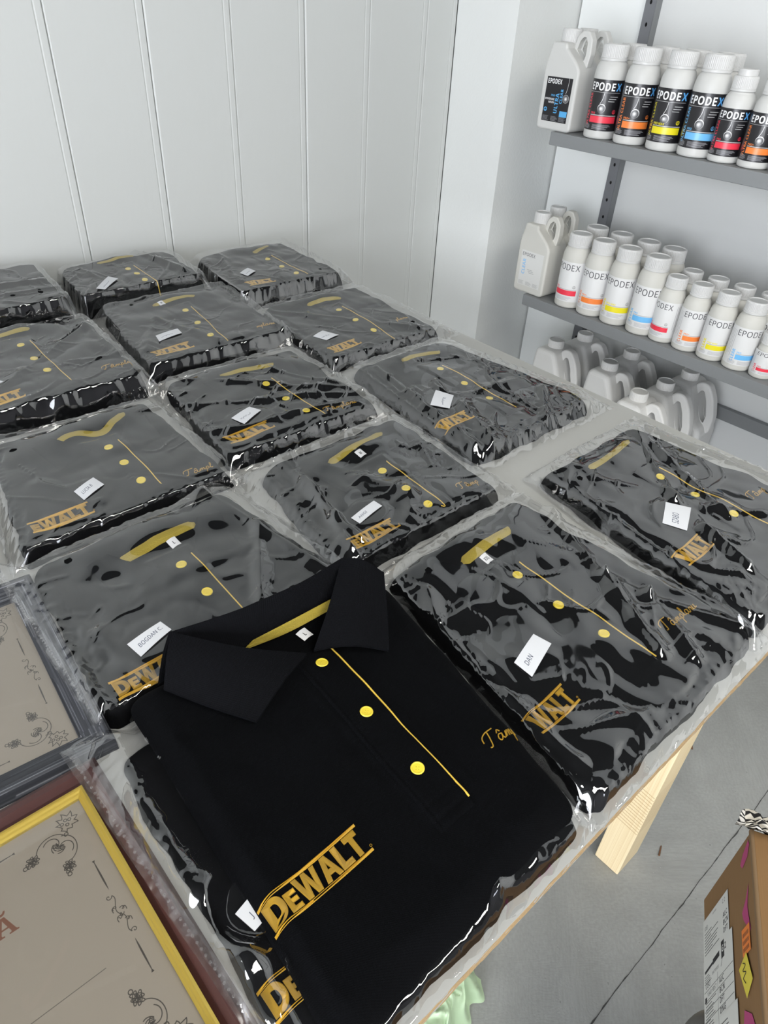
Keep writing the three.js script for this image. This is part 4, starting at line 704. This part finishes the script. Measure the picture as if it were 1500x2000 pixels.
function jug(label, group, x, y, z, dark) {       // square resin jug with an open octagonal handle
  const t = thing('resin_jug', label, 'jug', [x, y, z], 0, group), e = 0.007;
  const o = roundPoly([[-0.06 + e, e], [0.06 - e, e], [0.06 - e, 0.150, 0.02], [0.047 - e, 0.166, 0.01], [0.000, 0.198, 0.01], [-0.001, 0.208, 0.003], [-0.041, 0.208, 0.003], [-0.042, 0.198, 0.01], [-0.06 + e, 0.160, 0.02]], 0.008);
  mesh('jug_body', slab(o, 0.096, e), dark ? M.hdpe : M.hdpeOld, t);
  const bv = 0.0035;
  mesh('handle', loopHandle(roundPoly([[0.004, 0.196], [0.012, 0.228], [0.024, 0.240], [0.042, 0.240], [0.055, 0.222], [0.057, 0.190], [0.052, 0.160], [0.040, 0.162]], 0.004), roundPoly([[0.0145, 0.199], [0.020, 0.219], [0.029, 0.229], [0.038, 0.229], [0.045, 0.216], [0.046, 0.188], [0.042, 0.175], [0.037, 0.175]], 0.003), 0.024, bv), dark ? M.hdpe : M.hdpeOld, t);
  const cap = mesh('cap', capGeo(0.0262, 0.036, 36), M.cap, t); cap.position.set(0, 0.21, -0.021);
  const disc = new THREE.CircleGeometry(0.0205, 28); disc.rotateX(-Math.PI / 2); mesh('cap_disc', disc, M.capTop, cap).position.y = 0.0338;
  const pl = new THREE.PlaneGeometry(0.088, 0.11); pl.rotateY(-Math.PI / 2); pl.translate(-0.0484, 0.078, 0.001);
  const tex = labelMats['jug' + dark] ??= phys({ roughness: 0.4, map: canvasTex(512, 640, (c, w, h) => {
    c.fillStyle = dark ? '#17161a' : '#d3d3d0'; c.fillRect(0, 0, w, h); c.fillStyle = dark ? '#f0f0f0' : '#44444a'; c.font = dark ? 'bold 96px sans-serif' : '84px sans-serif'; c.fillText('EPODEX', 16, 96, dark ? 290 : 360);
    c.save(); c.translate(dark ? 300 : 120, dark ? 520 : 440); c.rotate(-Math.PI / 2); c.fillStyle = dark ? '#57a9e0' : '#86b8e2'; c.font = 'bold 96px sans-serif'; if (dark) { c.fillText('ULTRA', 0, -10, 330); c.font = 'bold 70px sans-serif'; c.fillText('CLEAR', 150, 60, 240); } else c.fillText('CLEAR', 0, 0, 300); c.restore();
    if (dark) { c.fillStyle = '#e8e8e8'; c.font = 'bold 40px sans-serif'; c.textAlign = 'right'; c.fillText('EPOXIDHARZ', 205, 330, 195); c.fillText('RESIN', 205, 375); c.fillStyle = '#57a9e0'; c.fillText('PRO', 205, 275); c.textAlign = 'left'; c.fillRect(350, 470, 150, 84); c.beginPath(); c.arc(50, 470, 32, 0, TAU); c.fill(); c.fillStyle = '#17161a'; c.fillRect(44, 448, 12, 44); c.fillRect(28, 464, 44, 12);
      c.strokeStyle = '#d8d8d8'; c.lineWidth = 6; c.beginPath(); c.moveTo(440, 0); c.quadraticCurveTo(446, 130, 412, 220); c.stroke(); const g = c.createRadialGradient(428, 290, 6, 430, 290, 62); g.addColorStop(0, '#f4f4f4'); g.addColorStop(0.4, '#8d8d8f'); g.addColorStop(0.75, '#3a3a3c'); g.addColorStop(1, '#f0f0f0'); c.fillStyle = g; c.beginPath(); c.arc(430, 290, 60, 0, TAU); c.fill(); }
    const r = rng(6); c.fillStyle = dark ? '#77777b' : '#b0b0ae'; for (let k = 0; k < 6; k++) for (const x of [14, 185, 350]) c.fillRect(x, 560 + k * 12, 100 + 40 * r(), 6);
    if (!dark) { c.fillStyle = '#8f8f92'; for (let k = 0; k < 3; k++) c.fillRect(180 + 20 * k, 330 + 26 * k, 120, 8); }
  }) });
  mesh('label', pl, tex, t); return t;
}
{
  const TOPG = 'black-labelled bottles on the top shelf', MIDG = 'white-labelled bottles on the middle shelf';
  const y = SH[0] + 0.0003;
  jug('white square jug with a black label at the left end of the top shelf', undefined, 1.945, y, -1.395, true);
  jug('white jug half hidden behind the front jug on the top shelf', undefined, 2.055, y, -1.418, true);
  const N = { red: 'red', orange: 'orange', yellow: 'yellow', blue: 'light blue' };
  ['red', 'orange', 'yellow', 'blue'].forEach((c, i) => roundBottle('tall', `tall bottle with a black label and ${N[c]} stripe in front on the top shelf`, TOPG, 1.935, y, [-1.258, -1.160, -1.058, -0.965][i], c, true, [0.1, 0.25, -0.05, 0.02][i]));
  ['red', 'orange', 'yellow', 'blue'].forEach((c, i) => roundBottle('tall', `tall bottle behind the ${N[c]}-striped one on the top shelf, mostly its cap showing`, 'rear bottles on the top shelf', 2.045, y, [-1.275, -1.175, -1.083, -0.992][i], c, true, 0.2));
  ['red', 'orange', 'yellow', 'blue'].forEach((c, i) => roundBottle('small', `shorter bottle with a black label and ${N[c]} stripe on the top shelf`, TOPG, 1.932, y, [-0.885, -0.806, -0.725, -0.645][i], c, true, [0.02, 0.05, 0, 0][i], i === 0 ? 2 : 1));
  const y2 = SH[1] + 0.0003;
  jug('white jug with pale blue lettering at the left end of the middle shelf', undefined, 1.945, y2, -1.385, false);
  jug('white jug half hidden behind the front jug on the middle shelf', undefined, 2.05, y2, -1.405, false);
  ['red', 'orange', 'yellow', 'blue'].forEach((c, i) => roundBottle('tall', `tall white bottle with a ${N[c]} stripe in front on the middle shelf`, MIDG, 1.933, y2, [-1.243, -1.158, -1.070, -0.977][i], c, false, [-0.35, 0.05, 0.05, 0.1][i]));
  ['red', 'orange', 'yellow', 'blue'].forEach((c, i) => roundBottle('tall', `tall white bottle behind the ${N[c]}-striped one on the middle shelf, its cap showing`, 'rear bottles on the middle shelf', 2.045, y2, [-1.262, -1.172, -1.078, -0.993][i], c, false, 0.1));
  ['red', 'orange', 'yellow', 'blue'].forEach((c, i) => roundBottle('small', `shorter white bottle with a ${N[c]} stripe in front on the middle shelf`, MIDG, 1.932, y2, [-0.905, -0.829, -0.752, -0.675][i], c, false, [-0.6, 0.45, 0.3, 0.5][i]));
  ['red', 'orange', 'yellow', 'blue'].forEach((c, i) => roundBottle('small', `shorter white bottle behind the ${N[c]}-striped short one on the middle shelf`, 'rear bottles on the middle shelf', 2.02, y2, [-0.908, -0.83, -0.753, -0.676][i], c, false, 0.1));
  roundBottle('tiny', 'smallest white bottle with a red stripe at the right picture edge', MIDG, 1.932, y2, -0.605, 'red', false, 0.2);
}
{     // jerry cans on the lowest shelf
  const y = SH[2] + 0.0003, e = 0.018;
  const body = roundPoly([[-0.095 + e, e], [0.095 - e, e], [0.095 - e, 0.140, 0.03], [0.040, 0.165, 0.03], [0.010, 0.250, 0.03], [-0.008, 0.286, 0.008], [-0.066, 0.286, 0.008], [-0.078 + e / 3, 0.225, 0.03]], 0.02);
  const bodyG = slab(body, 0.135, e), handleG = loopHandle(roundPoly([[-0.008, 0.262], [0.018, 0.306], [0.048, 0.306], [0.076, 0.262], [0.096, 0.195], [0.096, 0.135], [0.055, 0.148]], 0.016), roundPoly([[0.020, 0.266], [0.030, 0.285], [0.042, 0.284], [0.060, 0.250], [0.076, 0.196], [0.074, 0.168], [0.058, 0.180]], 0.006), 0.036, 0.007);
  const capG = capGeo(0.031, 0.040, 40);
  [[2.05, -1.297, 'front jerry can furthest to the left on the lowest shelf'], [2.19, -1.272, 'rear jerry can beside the slotted post, its loop handle clear'], [2.05, -1.073, 'front jerry can in the middle, with a dark gap to its left'], [2.195, -1.08, 'rear jerry can under the middle of the shelf'], [1.935, -0.887, 'foremost jerry can of the right-hand file, nearest the table edge'], [2.075, -0.877, 'jerry can in the middle of the right-hand file of three'], [2.215, -0.868, 'rearmost jerry can of the right-hand file, by the grey back rail']].forEach(([x, z, l], i) => {
    const t = thing('jerry_can', l, 'jerry can', [x, y, z], [0, 0.04, -0.03, 0, 0.04, 0.02, 0][i], 'white jerry cans on the lowest shelf'); t.scale.setScalar(0.91);
    mesh('can_body', bodyG, M.can, t); mesh('handle', handleG, M.can, t); const c = mesh('cap', capG, M.can, t); c.position.set(0, 0.292, -0.036);
  });
}

// ---------------------------------------------------------------- by the floor at the lower right
{
  const t = thing('plastic_stool', 'grey plastic stool under the cardboard box at the lower right', 'stool', [0.66, 0, 0.12], Math.atan2(-0.487, -0.875) + Math.PI);
  const grey = phys({ color: lin(0.24, 0.24, 0.235), roughness: 0.45 });
  const sh = roundPoly([[-0.17, -0.165], [0.17, -0.165], [0.17, 0.165], [-0.17, 0.165]], 0.08);
  const top = new THREE.ExtrudeGeometry(new THREE.Shape(sh.map((p) => new THREE.Vector2(...p))), { depth: 0.012, bevelEnabled: true, bevelSize: 0.012, bevelThickness: 0.012, bevelSegments: 4 }); top.rotateX(-Math.PI / 2); top.translate(0, 0.404, 0);
  mesh('seat', top, grey, t);
  const rim = new THREE.TubeGeometry(new THREE.CatmullRomCurve3(sh.map(([x, z]) => new THREE.Vector3(x * 1.02, 0.41, z * 1.02)), true), 160, 0.016, 10, true);
  mesh('seat_rim', rim, grey, t);
  for (const [x, z] of [[-1, -1], [1, -1], [1, 1], [-1, 1]]) { const g = new THREE.CylinderGeometry(0.024, 0.016, 0.40, 14); g.translate(x * 0.15, 0.20, z * 0.13); mesh('leg', g, grey, t); }
  const e1 = [-0.875, 0.487], e2 = [0.487, 0.875], L = 0.44, D = 0.30, hB = 0.18, c0 = [0.666, -0.018], yB = 0.4405;
  const ctr = [c0[0] + e1[0] * L / 2 + e2[0] * D / 2, c0[1] + e1[1] * L / 2 + e2[1] * D / 2];
  t.position.set(c0[0] + e1[0] * 0.30 + e2[0] * 0.155, 0, c0[1] + e1[1] * 0.30 + e2[1] * 0.155); t.rotation.y = Math.atan2(-e1[1], e1[0]);
  // box axes: local x along e1, local z along e2
  const b = thing('cardboard_box', 'brown cardboard box with shipping labels at the lower right', 'box', [ctr[0], yB, ctr[1]], Math.atan2(-e1[1], e1[0]));
  const card = canvasTex(512, 512, (c, w, h) => { c.fillStyle = '#7a5b36'; c.fillRect(0, 0, w, h); const r = rng(12); for (let i = 0; i < 900; i++) { c.fillStyle = `rgba(${r() < 0.5 ? '160,126,84' : '110,80,46'},${0.05 + 0.1 * r()})`; c.fillRect(r() * w, r() * h, 2 + 30 * r(), 1 + r()); } for (let k = 0; k < 60; k++) { c.fillStyle = 'rgba(90,64,34,.08)'; c.fillRect(0, k * 8.6, w, 2); } });
  const cardM = std({ roughness: 0.85, map: card });
  mesh('box_body', rbox(L, hB, D, 0.004, 0, hB / 2, 0, 3), cardM, b);
  mesh('top_flap', rbox(L - 0.004, 0.004, D / 2 - 0.003, 0.0015, 0, hB + 0.0022, -D / 4, 1), cardM, b);
  mesh('top_flap', rbox(L - 0.004, 0.004, D / 2 - 0.003, 0.0015, 0, hB + 0.0022, D / 4, 1), cardM, b);
  mesh('edge_fold', rbox(L, 0.007, 0.006, 0.0025, 0, hB + 0.0005, D / 2 - 0.001, 2), std({ color: lin(0.17, 0.105, 0.05), roughness: 0.8 }), b);
  // the labels lie on the side whose normal is -e2; their text runs up the side. face coordinates: a from the far end, q up
  const face = (n, a0, a1, q0, q1, draw, tw, th, k) => {
    const g = grid(6, 6, (s, t2) => { const a = lerp(a0, a1, t2), q = lerp(q0, q1, s); return [-L / 2 + a, q, D / 2 + 0.0006 + 0.0004 * k]; });
    return mesh(n, g, std({ roughness: 0.7, map: canvasTex(tw, th, draw) }), b);
  };
  const ink = (c) => { c.fillStyle = '#1c1c1e'; c.strokeStyle = '#26262a'; }, paper = (c, w, h) => { c.fillStyle = '#c4c4be'; c.fillRect(0, 0, w, h); ink(c); };
  const codes = (c, l, x, y, px, dy) => { c.font = `bold ${px}px sans-serif`; l.forEach((t2, i) => c.fillText(t2, x, y + i * dy)); };
  face('shipping_label', 0.034, 0.0875, 0.002, 0.0965, (c, w, h) => {
    paper(c, w, h); const r = rng(9); c.font = '30px sans-serif'; c.fillText('(08)', 20, 62); c.fillText('C 2', 300, 40); c.font = '13px sans-serif'; c.fillText('SHIPPING', 150, 26);
    codes(c, ['ALC', 'BCN', 'DFT'], 300, 112, 36, 38); for (let k = 0; k < 8; k++) c.fillRect(20, 78 + k * 15, 80 + 150 * r(), 4);
  }, 384, 216, 1);
  face('shipping_label', 0.086, 0.169, 0.002, 0.1065, (c, w, h) => {
    paper(c, w, h); const r = rng(19);
    c.save(); c.translate(20, 66); c.rotate(-0.06); c.fillRect(0, -12, 215, 14); c.fillRect(120, -20, 96, 26); c.restore();
    c.fillRect(262, 6, 42, 80); c.fillStyle = '#c4c4be'; c.font = 'bold 42px sans-serif'; c.fillText('G', 266, 58); ink(c); c.fillText('2', 308, 58); c.lineWidth = 4; c.beginPath(); c.moveTo(274, 86); c.lineTo(252, 116); c.stroke();
    for (let k = 0; k < 4; k++) c.fillRect(16, 82 + k * 11, 60 + 50 * r(), 3); c.font = '20px sans-serif'; c.fillText('BATTERIES', 128, 108, 110); c.font = '42px sans-serif'; c.fillText('080', 26, 142);
    for (const y of [152, 196, 240, 286]) c.fillRect(8, y, w - 16, 2.5); c.fillRect(200, 120, 2.5, 210); c.font = '28px sans-serif'; c.fillText('1040 9857', 50, 184, 140); c.fillRect(16, 178, 26, 26);
    codes(c, ['ALC', 'BCN', 'DFT', 'DNG'], 222, 184, 36, 44); for (let k = 0; k < 9; k++) c.fillRect(24, 206 + k * 14, 60 + 90 * r(), 3.5);
  }, 420, 334, 2);
  face('shipping_label', 0.1675, 0.30, 0.002, 0.1145, (c, w, h) => { paper(c, w, h); const r = rng(29); c.fillRect(200, 0, 2.5, h); for (let k = 0; k < 26; k++) { c.fillRect(20, 14 + k * 19, 60 + 90 * r(), 4); if (k % 3) c.fillRect(216, 14 + k * 19, 60 + 120 * r(), 4); } }, 440, 512, 3);
  const flatPiece = (n, pts, m, k) => { const sh = new THREE.Shape(pts.map(([a, q]) => new THREE.Vector2(-L / 2 + a, q))); const g = new THREE.ShapeGeometry(sh); g.translate(0, 0, D / 2 + k); return mesh(n, g, m, b); };
  face('orange_sticker', 0.1045, 0.134, 0.136, 0.160, (c, w, h) => { c.fillStyle = '#d2742c'; c.fillRect(0, 0, w, h); c.fillStyle = '#43281a'; for (let k = 0; k < 3; k++) for (let j = 0; j < 7; j++) c.fillRect(14 + j * 14, 40 + k * 60, 8, 34); }, 128, 224, 2);
  {
    const ys = flatPiece('yellow_sticker', [[0.132, 0.147], [0.165, 0.161], [0.178, 0.142], [0.142, 0.123]], std({ color: lin(0.60, 0.50, 0.05), roughness: 0.7 }), 0.0018);
    const pen = new THREE.TubeGeometry(new THREE.CatmullRomCurve3([[0.140, 0.136], [0.144, 0.143], [0.148, 0.135], [0.152, 0.144], [0.156, 0.136], [0.163, 0.142]].map(([a, q]) => new THREE.Vector3(-L / 2 + a, q, D / 2 + 0.002))), 30, 0.0004, 5);
    mesh('pen_mark', pen, M.hole, ys);
  }
  const pink = std({ color: lin(0.36, 0.04, 0.14), roughness: 0.6 });
  flatPiece('pink_mark', [[0.009, 0.172], [0.016, 0.174], [0.028, 0.166], [0.034, 0.148], [0.027, 0.142], [0.018, 0.152]], pink, 0.0007);
  flatPiece('pink_mark', [[0.06, 0.164], [0.075, 0.152], [0.085, 0.139], [0.094, 0.142], [0.106, 0.152], [0.115, 0.142], [0.122, 0.146], [0.112, 0.162], [0.096, 0.158], [0.084, 0.156]], pink, 0.0007);
  flatPiece('pink_mark', [[0.185, 0.13], [0.195, 0.15], [0.21, 0.158], [0.215, 0.142], [0.235, 0.14], [0.235, 0.12], [0.205, 0.124]], pink, 0.0007);
  // striped cloth caught over the far end of the box
  const zeb = canvasTex(256, 256, (c, w, h) => { c.fillStyle = '#c9c4b8'; c.fillRect(0, 0, w, h); c.fillStyle = '#131212'; const r = rng(21); for (let k = 0; k < 13; k++) { c.beginPath(); const y = k * 20 + 6 * r(); c.moveTo(0, y); c.bezierCurveTo(80, y + 26 * (r() - 0.5), 160, y + 26 * (r() - 0.5), w, y + 10 * r()); c.lineTo(w, y + 10); c.bezierCurveTo(160, y + 18, 80, y + 14 * r(), 0, y + 9); c.fill(); } });
  const far = [c0[0] - e1[0] * 0.0 + e2[0] * 0.10, c0[1] + e2[1] * 0.10];
  const cl = grid(46, 30, (s, q) => { const w = lerp(-0.012, 0.24, s), d = lerp(-0.03, 0.055, q), lift = 0.006 + 0.005 * (1 + noise(w * 60, d * 40)) + 0.004 * (1 + noiseB(w * 120, d * 120)); const over = Math.max(0, d), x = -L / 2 + 0.012 * 0 - d * 0.35 + 0.008 * noise(w * 50, 4); return [-L / 2 + 0.02 - Math.min(0.034, over + 0.02 + d * 0.4) - 0.003 * noise(w * 80, d * 30), hB + 0.0045 + lift - smooth(0.0, 0.055, d) * 0.035, D / 2 - w, s * 1.2, q]; });
  const cloth = mesh('striped_cloth', cl, std({ roughness: 0.9, map: zeb, side: THREE.DoubleSide })); cloth.position.copy(b.position); cloth.rotation.copy(b.rotation);
  cloth.userData = { label: 'black and white striped cloth over the far end of the cardboard box', category: 'cloth' };
}
{   // crumpled pale green bag under the table edge
  const c = [0.43, -0.215], g = grid(46, 40, (s, q) => { const x = lerp(-0.09, 0.085, s), z = lerp(-0.10, 0.03, q), e = Math.max(Math.abs(2 * s - 1), Math.abs(2 * q - 1)), r = 1 - Math.abs(noise(x * 22, z * 22)), r2 = 1 - Math.abs(noiseB(x * 50, z * 50)); const k = smooth(1, 0.45, e); return [x + 0.012 * noise(z * 20, 5) + 0.02 * (q - 0.5), 0.0015 + k * (0.035 + 0.02 * r + 0.008 * r2), z + 0.015 * noiseB(x * 18, 2) - x * 0.25]; });
  const m = mesh('carrier_bag', g, phys({ color: lin(0.55, 0.72, 0.48), roughness: 0.35, transmission: 0.25, thickness: 0 })); m.position.set(c[0], 0.0005, c[1]);
  m.userData = { label: 'crumpled pale green plastic bag on the floor under the table edge', category: 'bag' };
}
for (const [x, z, a, l] of [[0.985, -0.135, 0.35, 'small brown wood splinter on the floor beside the pine leg'], [1.28, -0.225, 0.5, 'tiny brown wood chip on the floor further right of the table']]) {
  const g = new THREE.CylinderGeometry(0.0022, 0.0012, 0.024, 5); g.rotateZ(Math.PI / 2); const m = mesh(numbered('wood_splinter'), g, std({ color: lin(0.16, 0.075, 0.035), roughness: 0.8 })); m.position.set(x, 0.0023, z); m.rotation.y = a; m.userData = { label: l, category: 'splinter' };
}

// ---------------------------------------------------------------- draw
const renderer = new THREE.WebGLRenderer({ antialias: true });
renderer.toneMapping = THREE.LinearToneMapping; renderer.toneMappingExposure = EXPOSURE;
renderer.shadowMap.enabled = true;
renderer.render(scene, camera);
